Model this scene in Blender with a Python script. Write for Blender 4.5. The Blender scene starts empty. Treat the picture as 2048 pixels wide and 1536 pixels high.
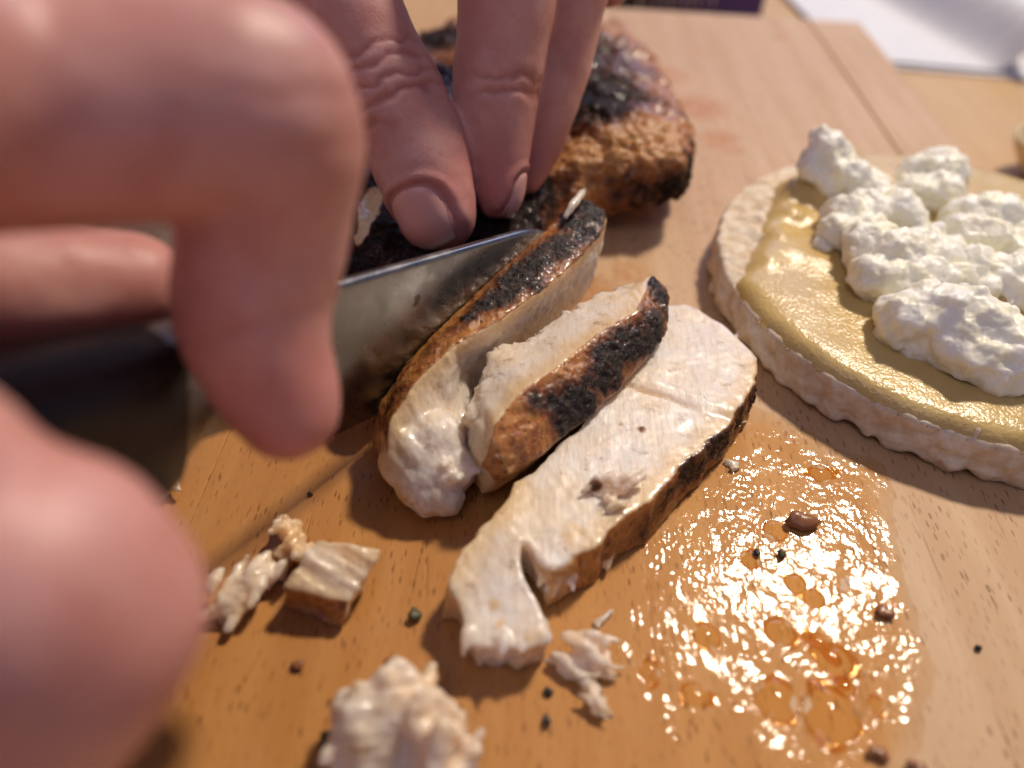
import bpy, math, random
import numpy as np
from mathutils import Matrix, Vector
from mathutils.bvhtree import BVHTree

# ------------------------------------------------------------------ units
# Lengths below are written in units of 9 mm (rice cake about 10 cm across).
S = 0.009
FPX, H = 1538.0, 11.0
PITCH, ROLL = math.radians(43.5), math.radians(3.5)
sc = bpy.context.scene
col = sc.collection

# ------------------------------------------------------------------ camera
U = np.array([0, math.sin(PITCH), math.cos(PITCH)])
FW = np.array([0, math.cos(PITCH), -math.sin(PITCH)])
X = np.array([1.0, 0, 0])
RIGHT = math.cos(ROLL) * X + math.sin(ROLL) * U
UP = -math.sin(ROLL) * X + math.cos(ROLL) * U
CAM = np.array([0, 0, H])
cam_data = bpy.data.cameras.new("Camera")
cam = bpy.data.objects.new("Camera", cam_data)
col.objects.link(cam)
cam_data.sensor_width = 36
cam_data.lens = FPX / 2048 * 36
cam_data.clip_start, cam_data.clip_end = 0.002, 20
M = Matrix(((RIGHT[0], UP[0], -FW[0], 0), (RIGHT[1], UP[1], -FW[1], 0),
            (RIGHT[2], UP[2], -FW[2], H * S), (0, 0, 0, 1)))
cam.matrix_world = M
cam_data.dof.use_dof = True
cam_data.dof.focus_distance = 14.4 * S
cam_data.dof.aperture_fstop = cam_data.lens / 3.5
sc.camera = cam

# ------------------------------------------------------------------ world, lamps, exposure
w = bpy.data.worlds.new("World")
sc.world = w
w.use_nodes = True
w.node_tree.nodes["Background"].inputs[0].default_value = (0.46, 0.48, 0.78, 1)
w.node_tree.nodes["Background"].inputs[1].default_value = 0.27


def lamp(name, loc, target, sx, sy, power, colour):
    d = bpy.data.lights.new(name, 'AREA')
    d.shape, d.size, d.size_y = 'RECTANGLE', sx, sy
    d.energy, d.color = power, colour
    o = bpy.data.objects.new(name, d)
    col.objects.link(o)
    o.location = loc
    o.rotation_euler = (Vector(target) - Vector(loc)).to_track_quat('-Z', 'Y').to_euler()
    return o


T0 = (0.01, 0.10, 0.01)
lamp("ceiling_lamp", (0.68, 1.02, 1.46), T0, 0.20, 0.14, 33.5, (1.0, 0.85, 0.68))
lamp("window_light", (0.50, 1.55, 0.66), T0, 0.9, 0.4, 3.6, (0.45, 0.58, 1.0))
lamp("room_light", (-0.30, -0.30, 0.95), T0, 0.6, 0.5, 1.4, (0.95, 0.86, 0.96))
vs = sc.view_settings
vs.view_transform, vs.look, vs.exposure, vs.gamma = 'Standard', 'None', 0.0, 1.0
sc.cycles.use_denoising = True
sc.cycles.max_bounces = 6
sc.cycles.diffuse_bounces = 3
sc.cycles.glossy_bounces = 3
sc.cycles.caustics_reflective = False
sc.cycles.caustics_refractive = False
sc.cycles.use_adaptive_sampling = True
sc.cycles.adaptive_threshold = 0.03
sc.cycles.transparent_max_bounces = 12

# ------------------------------------------------------------------ maths helpers
rng = np.random.default_rng(7)
random.seed(7)


def ray(px, py):
    return FW + RIGHT * ((px - 1024) / FPX) + UP * ((768 - py) / FPX)


def at(px, py, z=0.0):
    v = ray(px, py)
    return CAM + v * ((z - H) / v[2])


def atd(px, py, depth):
    return CAM + ray(px, py) * depth


def _hash(ix, iy, iz, seed):
    h = (ix.astype(np.int64) * 374761393 + iy.astype(np.int64) * 668265263 +
         iz.astype(np.int64) * 2147483647 + seed * 974634777) & 0xFFFFFFFF
    h = ((h ^ (h >> 13)) * 1274126177) & 0xFFFFFFFF
    h = ((h ^ (h >> 16)) * 2246822519) & 0xFFFFFFFF
    return (h ^ (h >> 15)) & 0xFFFFFFFF


def pnoise(P, seed=0):
    P = np.asarray(P, float)
    I = np.floor(P).astype(np.int64)
    f = P - I
    u = f * f * f * (f * (f * 6 - 15) + 10)
    out = 0
    for dx in (0, 1):
        for dy in (0, 1):
            for dz in (0, 1):
                h = _hash(I[:, 0] + dx, I[:, 1] + dy, I[:, 2] + dz, seed)
                a = (h & 1023) / 1023.0 * 2 * math.pi
                c = ((h >> 10) & 1023) / 1023.0 * 2 - 1
                s = np.sqrt(1 - c * c)
                g = s * np.cos(a) * (f[:, 0] - dx) + s * np.sin(a) * (f[:, 1] - dy) + c * (f[:, 2] - dz)
                wx = u[:, 0] if dx else 1 - u[:, 0]
                wy = u[:, 1] if dy else 1 - u[:, 1]
                wz = u[:, 2] if dz else 1 - u[:, 2]
                out = out + g * wx * wy * wz
    return out * 1.5


def fbm(P, seed=0, octv=4, gain=0.5):
    P = np.asarray(P, float)
    a, t, n = 1.0, 0, 0
    for k in range(octv):
        t = t + a * pnoise(P * (2.0 ** k) + 17.3 * k, seed + k)
        n += a
        a *= gain
    return t / n


def worley(P, seed=0):
    P = np.asarray(P, float)
    I = np.floor(P).astype(np.int64)
    best = np.full(len(P), 9.0)
    for dx in (-1, 0, 1):
        for dy in (-1, 0, 1):
            for dz in (-1, 0, 1):
                c = I + np.array([dx, dy, dz])
                h = _hash(c[:, 0], c[:, 1], c[:, 2], seed)
                q = c + np.stack([(h & 1023) / 1023, ((h >> 10) & 1023) / 1023, ((h >> 20) & 1023) / 1023], 1)
                best = np.minimum(best, ((q - P) ** 2).sum(1))
    return np.sqrt(best)


def sstep(a, b, x):
    t = np.clip((x - a) / (b - a), 0, 1)
    return t * t * (3 - 2 * t)


# ------------------------------------------------------------------ mesh helpers
def make_mesh(name, V, F, attrs=None, smooth=True):
    """V in 9 mm units, F an (n,k) array or a list of index lists."""
    me = bpy.data.meshes.new(name)
    V = np.asarray(V, float) * S
    if isinstance(F, np.ndarray):
        n, k = F.shape
        me.vertices.add(len(V))
        me.vertices.foreach_set("co", V.astype(np.float32).ravel())
        me.loops.add(n * k)
        me.loops.foreach_set("vertex_index", F.astype(np.int32).ravel())
        me.polygons.add(n)
        me.polygons.foreach_set("loop_start", np.arange(0, n * k, k, dtype=np.int32))
        me.update(calc_edges=True)
        me.validate()
    else:
        me.from_pydata(V.tolist(), [], [list(f) for f in F])
        me.update()
    if smooth:
        me.polygons.foreach_set("use_smooth", np.ones(len(me.polygons), bool))
    for k2, a in (attrs or {}).items():
        at_ = me.attributes.new(k2, 'FLOAT', 'POINT')
        at_.data.foreach_set("value", np.asarray(a, np.float32))
    return me


def obj(name, V, F, mat, parent=None, attrs=None, smooth=True, label=None, cat=None, group=None, kind=None):
    V = np.asarray(V, float)
    if parent is None:
        base = np.array([V[:, 0].mean(), V[:, 1].mean(), V[:, 2].min()])
    else:
        base = np.array(parent.location) / S
        if parent.parent:
            base = base + np.array(parent.parent.location) / S
    me = make_mesh(name, V - base, F, attrs, smooth)
    o = bpy.data.objects.new(name, me)
    col.objects.link(o)
    if parent is None:
        o.location = base * S
    else:
        o.parent = parent
    if mat:
        me.materials.append(mat)
    tag(o, label, cat, group, kind)
    return o


def tag(o, label=None, cat=None, group=None, kind=None):
    for k, v in (("label", label), ("category", cat), ("group", group), ("kind", kind)):
        if v:
            o[k] = v
    return o


def empty(name, loc, label, cat, group=None):
    o = bpy.data.objects.new(name, None)
    o.empty_display_size = 0.01
    col.objects.link(o)
    o.location = np.asarray(loc, float) * S
    return tag(o, label, cat, group)


def remesh(V, F, voxel, smooth=4):
    me = bpy.data.meshes.new("tmp")
    me.from_pydata([tuple(v) for v in V], [], [list(f) for f in F])
    me.update()
    o = bpy.data.objects.new("tmp", me)
    col.objects.link(o)
    m = o.modifiers.new("r", 'REMESH')
    m.mode, m.voxel_size, m.adaptivity = 'VOXEL', voxel, 0
    dg = bpy.context.evaluated_depsgraph_get()
    dg.update()
    e = o.evaluated_get(dg)
    em = e.to_mesh()
    n = len(em.vertices)
    co = np.empty(n * 3, np.float32)
    em.vertices.foreach_get("co", co)
    V2 = co.reshape(-1, 3).astype(float)
    li = np.empty(len(em.loops), np.int32)
    em.loops.foreach_get("vertex_index", li)
    F2 = li.reshape(-1, 4)
    e.to_mesh_clear()
    bpy.data.objects.remove(o)
    bpy.data.meshes.remove(me)
    return lap(V2, F2, smooth), F2


def edges_of(F):
    k = F.shape[1]
    E = np.concatenate([np.stack([F[:, i], F[:, (i + 1) % k]], 1) for i in range(k)])
    E.sort(axis=1)
    return np.unique(E, axis=0)


def lap(V, F, it, lam=0.55):
    if it <= 0:
        return V
    E = edges_of(F)
    n = len(V)
    deg = np.bincount(E[:, 0], minlength=n) + np.bincount(E[:, 1], minlength=n)
    deg = np.maximum(deg, 1)
    V = V.copy()
    for _ in range(it):
        A = np.empty_like(V)
        for c in range(V.shape[1]):
            A[:, c] = (np.bincount(E[:, 0], V[E[:, 1], c], n) + np.bincount(E[:, 1], V[E[:, 0], c], n)) / deg
        V += lam * (A - V)
    return V


def blur(a, F, it):
    return lap(np.asarray(a, float)[:, None], F, it, 0.6)[:, 0]


def normals(V, F):
    a = V[F[:, 2]] - V[F[:, 0]]
    b = V[F[:, 3 if F.shape[1] > 3 else 1]] - V[F[:, 1 if F.shape[1] > 3 else 0]]
    fn = np.cross(a, b)
    if F.shape[1] == 3:
        fn = np.cross(V[F[:, 1]] - V[F[:, 0]], V[F[:, 2]] - V[F[:, 0]])
    N = np.zeros_like(V)
    for i in range(F.shape[1]):
        for c in range(3):
            N[:, c] += np.bincount(F[:, i], fn[:, c], len(V))
    return N / np.maximum(np.linalg.norm(N, axis=1, keepdims=True), 1e-9)


class Soup:
    def __init__(s):
        s.V, s.F, s.T = [], [], []

    def add(s, V, F, tagv=0):
        b = len(s.V)
        s.V += [tuple(v) for v in V]
        s.F += [[i + b for i in f] for f in F]
        s.T += [tagv] * len(F)

    def ball(s, c, r, n=12, m=8, sq=(1, 1, 1), R=None):
        V, F = [], []
        for j in range(m + 1):
            th = math.pi * j / m
            for i in range(n):
                ph = 2 * math.pi * i / n
                V.append((math.sin(th) * math.cos(ph), math.sin(th) * math.sin(ph), math.cos(th)))
        for j in range(m):
            for i in range(n):
                F.append([j * n + i, (j + 1) * n + i, (j + 1) * n + (i + 1) % n, j * n + (i + 1) % n])
        V = np.array(V) * np.array(sq) * r
        if R is not None:
            V = V @ np.asarray(R).T
        s.add(V + np.asarray(c), F)

    def chain(s, pts, rad, step=0.28):
        P = np.array(pts, float)
        r = np.array(rad, float)
        # catmull-rom
        n = len(P)
        for i in range(n - 1):
            p0, p1, p2, p3 = P[max(i - 1, 0)], P[i], P[i + 1], P[min(i + 2, n - 1)]
            L = np.linalg.norm(p2 - p1)
            k = max(2, int(L / step))
            for j in range(k + (i == n - 2)):
                t = j / k
                q = 0.5 * ((2 * p1) + (-p0 + p2) * t + (2 * p0 - 5 * p1 + 4 * p2 - p3) * t * t + (-p0 + 3 * p1 - 3 * p2 + p3) * t ** 3)
                s.ball(q, r[i] * (1 - t) + r[i + 1] * t, *((20, 12) if r[i] > 0.3 else (10, 6)))


def nearest_tag(V, soup):
    bvh = BVHTree.FromPolygons([Vector(v) for v in soup.V], soup.F)
    T = np.array(soup.T, float)
    out = np.empty(len(V))
    for i, v in enumerate(V):
        out[i] = T[bvh.find_nearest(v)[2]]
    return out


def skin_near(V, soup, reach=0.44):
    """1 beside the browned outside, falling to 0 inside the meat."""
    fs = [f for f, tg in zip(soup.F, soup.T) if tg >= 0.7]
    if not fs:
        return np.zeros(len(V))
    bvh = BVHTree.FromPolygons([Vector(v) for v in soup.V], fs)
    out = np.zeros(len(V))
    for i, v in enumerate(V):
        r = bvh.find_nearest(v, reach * 3)
        if r[0] is not None:
            out[i] = math.exp(-(r[3] / reach) ** 1.3)
    return out


def rand_rot():
    q = rng.normal(size=4)
    q /= np.linalg.norm(q)
    a, b, c, d = q
    return np.array([[1 - 2 * (c * c + d * d), 2 * (b * c - a * d), 2 * (b * d + a * c)],
                     [2 * (b * c + a * d), 1 - 2 * (b * b + d * d), 2 * (c * d - a * b)],
                     [2 * (b * d - a * c), 2 * (c * d + a * b), 1 - 2 * (b * b + c * c)]])


def box(V0, V1, bev=0.0):
    x0, y0, z0 = V0
    x1, y1, z1 = V1
    if bev <= 0:
        V = [(x0, y0, z0), (x1, y0, z0), (x1, y1, z0), (x0, y1, z0), (x0, y0, z1), (x1, y0, z1), (x1, y1, z1), (x0, y1, z1)]
        F = [[0, 3, 2, 1], [4, 5, 6, 7], [0, 1, 5, 4], [1, 2, 6, 5], [2, 3, 7, 6], [3, 0, 4, 7]]
        return V, F
    b = bev
    def ringxy(i, z):
        return [(x0 + i, y0 + i, z), (x1 - i, y0 + i, z), (x1 - i, y1 - i, z), (x0 + i, y1 - i, z)]
    V = ringxy(0, z0) + ringxy(0, z1 - b) + ringxy(b * 0.3, z1 - b * 0.3) + ringxy(b, z1)
    F = [[3, 2, 1, 0], [12, 13, 14, 15]]
    for r in range(3):
        for i in range(4):
            j = (i + 1) % 4
            F.append([r * 4 + i, r * 4 + j, r * 4 + 4 + j, r * 4 + 4 + i])
    return V, F


# ------------------------------------------------------------------ material helpers
class Mat:
    def __init__(s, name):
        s.m = bpy.data.materials.new(name)
        s.m.use_nodes = True
        s.nt = s.m.node_tree
        s.n, s.l = s.nt.nodes, s.nt.links
        s.b = s.n["Principled BSDF"]
        s.b.subsurface_method = 'BURLEY'
        s.out = s.n["Material Output"]
        s.tc = s.n.new("ShaderNodeTexCoord")

    def node(s, t, **kw):
        n = s.n.new(t)
        for k, v in kw.items():
            setattr(n, k, v)
        return n

    def link(s, a, b):
        s.l.new(a, b)

    def setin(s, sock, v):
        if isinstance(v, bpy.types.NodeSocket):
            s.link(v, sock)
        elif isinstance(v, (tuple, list)):
            sock.default_value = tuple(v) + ((1,) if len(v) == 3 and sock.type == 'RGBA' else ())
        else:
            sock.default_value = v

    def coord(s, scale=(1, 1, 1), rot=(0, 0, 0)):
        mp = s.node("ShaderNodeMapping")
        mp.inputs["Scale"].default_value = scale
        mp.inputs["Rotation"].default_value = rot
        s.link(s.tc.outputs["Object"], mp.inputs[0])
        return mp.outputs[0]

    def noise(s, mm, detail=4, rough=0.55, vec=None, dist=0.0):
        n = s.node("ShaderNodeTexNoise")
        n.inputs["Scale"].default_value = 1000.0 / mm
        n.inputs["Detail"].default_value = detail
        n.inputs["Roughness"].default_value = rough
        n.inputs["Distortion"].default_value = dist
        s.link(vec if vec is not None else s.tc.outputs["Object"], n.inputs["Vector"])
        return n.outputs[0]

    def voro(s, mm, vec=None, feat='F1', rnd=1.0, dim='3D'):
        n = s.node("ShaderNodeTexVoronoi", feature=feat, voronoi_dimensions=dim)
        n.inputs["Scale"].default_value = 1000.0 / mm
        n.inputs["Randomness"].default_value = rnd
        s.link(vec if vec is not None else s.tc.outputs["Object"], n.inputs["Vector"])
        return n.outputs[0]

    def attr(s, name):
        n = s.node("ShaderNodeAttribute", attribute_name=name)
        return n.outputs["Fac"]

    def math(s, op, a, b=0.0, c=None):
        n = s.node("ShaderNodeMath", operation=op)
        s.setin(n.inputs[0], a)
        s.setin(n.inputs[1], b)
        if c is not None:
            s.setin(n.inputs[2], c)
        return n.outputs[0]

    def step(s, v, a, b, lo=0.0, hi=1.0):
        n = s.node("ShaderNodeMapRange", interpolation_type='SMOOTHSTEP')
        s.setin(n.inputs[0], v)
        for i, x in enumerate((a, b, lo, hi)):
            n.inputs[i + 1].default_value = x
        return n.outputs[0]

    def mix(s, f, a, b, mode='MIX'):
        n = s.node("ShaderNodeMix", data_type='RGBA', blend_type=mode)
        s.setin(n.inputs[0], f)
        s.setin(n.inputs[6], a)
        s.setin(n.inputs[7], b)
        return n.outputs[2]

    def fmix(s, f, a, b):
        n = s.node("ShaderNodeMix", data_type='FLOAT')
        s.setin(n.inputs[0], f)
        s.setin(n.inputs[2], a)
        s.setin(n.inputs[3], b)
        return n.outputs[0]

    def bump(s, h, strength=0.5, mm=0.3, prev=None):
        n = s.node("ShaderNodeBump")
        n.inputs["Strength"].default_value = strength if not isinstance(strength, bpy.types.NodeSocket) else 1
        if isinstance(strength, bpy.types.NodeSocket):
            s.link(strength, n.inputs["Strength"])
        n.inputs["Distance"].default_value = mm * 0.001
        s.link(h, n.inputs["Height"])
        if prev:
            s.link(prev, n.inputs["Normal"])
        return n.outputs[0]

    def set(s, **kw):
        names = dict(color="Base Color", rough="Roughness", metal="Metallic", spec="Specular IOR Level", normal="Normal",
                     sss="Subsurface Weight", coat="Coat Weight", coatr="Coat Roughness", ior="IOR", trans="Transmission Weight",
                     aniso="Anisotropic", sheen="Sheen Weight")
        for k, v in kw.items():
            s.setin(s.b.inputs[names[k]], v)
        return s.m

    def radius(s, mm, rgb):
        s.b.inputs["Subsurface Scale"].default_value = mm * 0.001
        s.b.inputs["Subsurface Radius"].default_value = rgb


# ---- wood
def wood_mat(name, light, dark, fleck, yellow=0.0):
    m = Mat(name)
    g = m.noise(6, 5, 0.6, m.coord((1.0, 0.07, 1.0)))
    g2 = m.noise(1.1, 4, 0.6, m.coord((1.0, 0.035, 1.0)))
    c = m.mix(m.step(g, 0.3, 0.7), light, dark)
    c = m.mix(m.math('MULTIPLY', m.step(g2, 0.45, 0.75), 0.35), c, dark)
    big = m.noise(45, 3, 0.5)
    c = m.mix(m.math('MULTIPLY', m.step(big, 0.35, 0.7), 0.35), c, dark)
    # short dark pores that run with the grain
    v1 = m.voro(1.5, m.coord((1.0, 0.26, 1.0)), dim='2D')
    p1 = m.step(v1, 0.08, 0.15, 1, 0)
    thin = m.voro(0.95, m.coord((1.0, 0.17, 1.0), (0, 0, 0.05)), dim='2D')
    p2 = m.math('MULTIPLY', m.step(thin, 0.08, 0.14, 1, 0), 0.6)
    gate = m.step(m.noise(7, 3), 0.40, 0.62)
    p = m.math('MULTIPLY', m.math('MAXIMUM', p1, p2), m.fmix(gate, 0.25, 0.85))
    c = m.mix(p, c, fleck)
    # knife scratches
    sc1 = m.voro(9, m.coord((1.0, 0.05, 1.0), (0, 0, -0.7)), 'DISTANCE_TO_EDGE', dim='2D')
    s1 = m.math('MULTIPLY', m.step(sc1, 0.006, 0.02, 1, 0), m.step(m.noise(14, 2), 0.5, 0.65))
    c = m.mix(m.math('MULTIPLY', s1, 0.35), c, fleck)
    st = m.math('MULTIPLY', m.attr("stain"), m.step(m.noise(3.5, 5, 0.65), 0.30, 0.55))
    c = m.mix(m.math('MULTIPLY', st, 0.85), c, (0.46, 0.17, 0.035))
    hgt = m.math('SUBTRACT', m.math('MULTIPLY', g2, 0.35), m.math('ADD', p, s1))
    nb = m.bump(hgt, 0.45, 0.12)
    return m.set(color=c, rough=m.fmix(g, 0.42, 0.58), spec=0.35, normal=nb)


MAT_BOARD = wood_mat("beech_wood", (0.60, 0.40, 0.225), (0.51, 0.31, 0.155), (0.24, 0.115, 0.05))
MAT_TABLE = wood_mat("table_wood", (0.56, 0.37, 0.17), (0.50, 0.315, 0.13), (0.40, 0.22, 0.08))


# ---- chicken
def chicken_mat(name="roast_chicken", fibre=(1, 0.14, 1), char_spec=0.40, skin_spec=0.5):
    m = Mat(name)
    sk, ch, cr, gd = m.attr("skin"), m.attr("char"), m.attr("crust"), m.attr("gold")
    n1 = m.noise(2.6, 6, 0.62)
    n2 = m.noise(0.9, 5, 0.6)
    n3 = m.noise(7.0, 4, 0.55)
    sk_n = m.math('ADD', sk, m.math('MULTIPLY', m.math('SUBTRACT', n1, 0.5), 0.45))
    skm = m.step(sk_n, 0.42, 0.62)
    gold = m.math('MAXIMUM', m.step(sk_n, 0.10, 0.50), m.step(m.math('ADD', gd, m.math('MULTIPLY', m.math('SUBTRACT', n1, 0.5), 0.5)), 0.15, 0.95, 0, 0.85))
    flesh = m.mix(m.step(n3, 0.35, 0.68), (0.78, 0.715, 0.63), (0.735, 0.625, 0.49))
    flesh = m.mix(m.math('MULTIPLY', m.step(m.noise(1.2, 3), 0.60, 0.75), 0.35), flesh, (0.62, 0.42, 0.33))
    flesh = m.mix(m.math('MULTIPLY', m.step(m.noise(11, 4, 0.6), 0.46, 0.68), 0.5), flesh, (0.76, 0.58, 0.34))
    flesh = m.mix(m.math('MULTIPLY', m.step(m.noise(0.75, 4, 0.6, m.coord(fibre, (0, 0, 0.75))), 0.46, 0.68), 0.45), flesh, (0.60, 0.44, 0.30))
    flesh = m.mix(m.math('MULTIPLY', gold, 0.8), flesh, (0.68, 0.43, 0.15))
    spice = m.step(m.noise(1.7, 3, 0.5), 0.68, 0.76)
    flesh = m.mix(m.math('MULTIPLY', spice, 0.6), flesh, (0.45, 0.17, 0.04))
    skin = m.mix(m.step(n1, 0.30, 0.62), (0.27, 0.07, 0.018), (0.54, 0.225, 0.055))
    skin = m.mix(m.step(n2, 0.50, 0.75), skin, (0.66, 0.40, 0.13))
    skin = m.mix(m.math('MULTIPLY', cr, m.step(n2, 0.40, 0.66)), skin, (0.60, 0.40, 0.19))
    c = m.mix(skm, flesh, skin)
    fleck = m.math('MULTIPLY', m.step(m.noise(1.15, 4, 0.6), 0.57, 0.66), m.math('MULTIPLY', skm, 0.8))
    c = m.mix(fleck, c, (0.06, 0.02, 0.008))
    chn = m.math('ADD', m.math('MULTIPLY', ch, 0.80), m.math('ADD', m.math('MULTIPLY', m.math('SUBTRACT', n1, 0.5), 1.25), m.math('MULTIPLY', m.math('SUBTRACT', n2, 0.5), 0.55)))
    brown = m.step(chn, 0.04, 0.50)
    chm = m.step(chn, 0.38, 0.74)
    c = m.mix(m.math('MULTIPLY', brown, 0.85), c, (0.13, 0.036, 0.011))
    c = m.mix(chm, c, m.mix(m.step(m.noise(0.7, 3), 0.45, 0.7), (0.014, 0.0095, 0.008), (0.045, 0.018, 0.010)))
    rough = m.fmix(skm, 0.40, 0.30)
    rough = m.fmix(chm, rough, m.fmix(m.step(n2, 0.42, 0.58), 0.60, 0.22))
    hb = m.noise(0.45, 4, 0.6)
    fz = m.noise(0.6, 4, 0.6, m.coord(fibre, (0, 0, 0.75)))
    b1 = m.bump(m.math('ADD', m.math('MULTIPLY', n2, m.fmix(skm, 0.12, 1.0)), fz), m.fmix(m.math('MAXIMUM', chm, skm), 0.26, 0.55), 0.35)
    b2 = m.bump(hb, m.fmix(chm, 0.05, 0.9), 0.30, b1)
    m.radius(4.5, (1.0, 0.66, 0.42))
    dark = m.math('MAXIMUM', chm, m.math('MULTIPLY', skm, 0.8))
    return m.set(color=c, rough=rough, spec=m.fmix(chm, skin_spec, char_spec), normal=b2, sss=m.fmix(dark, 0.65, 0.0),
                 coat=m.fmix(chm, m.fmix(cr, m.fmix(skm, 0.42, 0.34), 0.05), 0.08), coatr=0.13)


MAT_CHICKEN = chicken_mat()
MAT_CHICKEN_DULL = chicken_mat("chicken_crust", char_spec=0.08, skin_spec=0.26)


def simple(name, colr, rough=0.5, spec=0.5, metal=0.0, **kw):
    m = Mat(name)
    n = m.noise(2.5, 4)
    dk = tuple(x * 0.8 for x in colr)
    return m.set(color=m.mix(m.step(n, 0.35, 0.65), colr, dk), rough=rough, spec=spec, metal=metal,
                 normal=m.bump(m.noise(0.6, 4), 0.25, 0.1), **kw)


# ---- skin of hands
def hand_mat(name, base, dark, red):
    m = Mat(name)
    n = m.noise(9, 4, 0.5)
    n2 = m.noise(1.6, 5, 0.6)
    c = m.mix(m.step(n, 0.35, 0.65), base, dark)
    c = m.mix(m.math('MULTIPLY', m.step(n2, 0.5, 0.75), 0.3), c, red)
    c = m.mix(m.math('MULTIPLY', m.attr("crease"), 0.55), c, (0.28, 0.07, 0.045))
    c = m.mix(m.math('MULTIPLY', m.attr("flush"), 0.55), c, red)
    v = m.voro(0.55, m.coord((1, 1.6, 1)))
    b = m.bump(v, 0.25, 0.12)
    b = m.bump(m.noise(2.2, 4), 0.25, 0.25, b)
    m.radius(3.2, (1.0, 0.32, 0.18))
    return m.set(color=c, rough=0.46, spec=0.42, sss=0.35, normal=b)


MAT_HAND = hand_mat("hand_skin", (0.61, 0.32, 0.28), (0.52, 0.235, 0.20), (0.50, 0.15, 0.13))
MAT_NAIL = simple("finger_nail", (0.62, 0.34, 0.29), 0.25, 0.5)


def nail_mat():
    m = Mat("nail")
    m.radius(1.5, (1, 0.4, 0.3))
    n = m.noise(0.8, 3, 0.5, m.coord((1, 0.1, 0.1)))
    tipf = m.step(m.attr("tip"), 0.82, 0.95)
    c = m.mix(tipf, (0.70, 0.36, 0.31), (0.78, 0.60, 0.50))
    return m.set(color=c, rough=0.32, spec=0.4, sss=0.2, normal=m.bump(n, 0.1, 0.05))


MAT_NAIL = nail_mat()

# ---- cheese, spread, rice
m = Mat("white_cheese")
m.radius(3.2, (1.0, 0.95, 0.75))
cn = m.noise(5, 4, 0.55)
cc = m.mix(m.step(cn, 0.38, 0.68), (0.90, 0.885, 0.79), (0.87, 0.83, 0.62))
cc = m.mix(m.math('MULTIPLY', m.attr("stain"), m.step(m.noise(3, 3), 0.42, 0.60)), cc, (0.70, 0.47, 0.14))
nb = m.bump(m.noise(0.8, 5, 0.6), 0.25, 0.25)
MAT_CHEESE = m.set(color=cc, rough=0.40, spec=0.45, sss=0.5, normal=nb)

m = Mat("mustard_cream")
m.radius(1.5, (1.0, 0.7, 0.3))
sn = m.noise(9, 3, 0.5)
cc = m.mix(m.step(sn, 0.3, 0.7), (0.64, 0.46, 0.175), (0.58, 0.395, 0.135))
b1 = m.bump(m.noise(0.75, 2, 0.5), 0.80, 0.20)
b2 = m.bump(m.noise(0.35, 2, 0.5), 0.10, 0.12, b1)
MAT_SPREAD = m.set(color=cc, rough=0.26, spec=0.5, sss=0.18, normal=b2)

m = Mat("puffed_rice")
m.radius(1.5, (1.0, 0.85, 0.6))
rn = m.noise(4, 4, 0.6)
cc = m.mix(m.step(rn, 0.35, 0.65), (0.80, 0.71, 0.56), (0.68, 0.54, 0.37))
br = m.step(m.noise(5.5, 4, 0.7), 0.64, 0.74)
cc = m.mix(m.math('MULTIPLY', br, 0.7), cc, (0.42, 0.22, 0.08))
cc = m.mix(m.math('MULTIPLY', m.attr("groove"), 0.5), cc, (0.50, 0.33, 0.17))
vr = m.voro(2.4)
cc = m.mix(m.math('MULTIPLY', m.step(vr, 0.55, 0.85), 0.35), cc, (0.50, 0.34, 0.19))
nb = m.bump(vr, 0.5, -0.5)
nb = m.bump(m.noise(0.7, 5, 0.65), 0.40, 0.25, nb)
MAT_RICE = m.set(color=cc, rough=0.72, spec=0.25, sss=0.2, normal=nb)

# ---- knife
m = Mat("blade_steel")
br = m.noise(0.5, 3, 0.5, m.coord((0.03, 1, 1)))
sm = m.step(m.noise(6, 4, 0.6), 0.45, 0.7)
spots = m.step(m.noise(4.5, 2, 0.4), 0.70, 0.74)
MAT_STEEL = m.set(color=m.mix(m.math('MULTIPLY', spots, 0.8), (0.26, 0.265, 0.275), (0.08, 0.06, 0.05)), metal=1.0,
                  rough=m.fmix(sm, 0.27, 0.42), normal=m.bump(br, 0.06, 0.05))
m = Mat("handle_black")
MAT_HANDLE = m.set(color=m.mix(m.step(m.noise(2, 3), 0.4, 0.6), (0.016, 0.013, 0.013), (0.022, 0.018, 0.017)), rough=0.42, spec=0.4,
                   normal=m.bump(m.noise(0.4, 3), 0.2, 0.05))

# ---- paper, packaging, others
m = Mat("white_paper")
MAT_PAPER = m.set(color=m.mix(m.step(m.noise(12, 3), 0.4, 0.6), (0.70, 0.71, 0.75), (0.67, 0.68, 0.73)), rough=0.6, spec=0.3,
                  normal=m.bump(m.noise(6, 3), 0.15, 0.3))
m = Mat("navy_card")
grad = m.node("ShaderNodeSeparateXYZ")
m.link(m.tc.outputs["Object"], grad.inputs[0])
MAT_NAVY = m.set(color=m.mix(m.step(grad.outputs[0], 0.0, 0.045), (0.012, 0.012, 0.05), (0.06, 0.035, 0.22)), rough=0.4)
MAT_PRINT = simple("white_print", (0.55, 0.55, 0.68), 0.5)
MAT_BROWNBOX = simple("brown_card", (0.10, 0.06, 0.04), 0.6)
MAT_CREAM = simple("cream_glaze", (0.78, 0.64, 0.38), 0.35)
MAT_PEPPER = simple("peppercorn", (0.020, 0.016, 0.012), 0.45)
MAT_HERB = simple("herb_fleck", (0.09, 0.085, 0.035), 0.5)
MAT_SEED = simple("brown_fleck", (0.30, 0.12, 0.045), 0.3)


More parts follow.
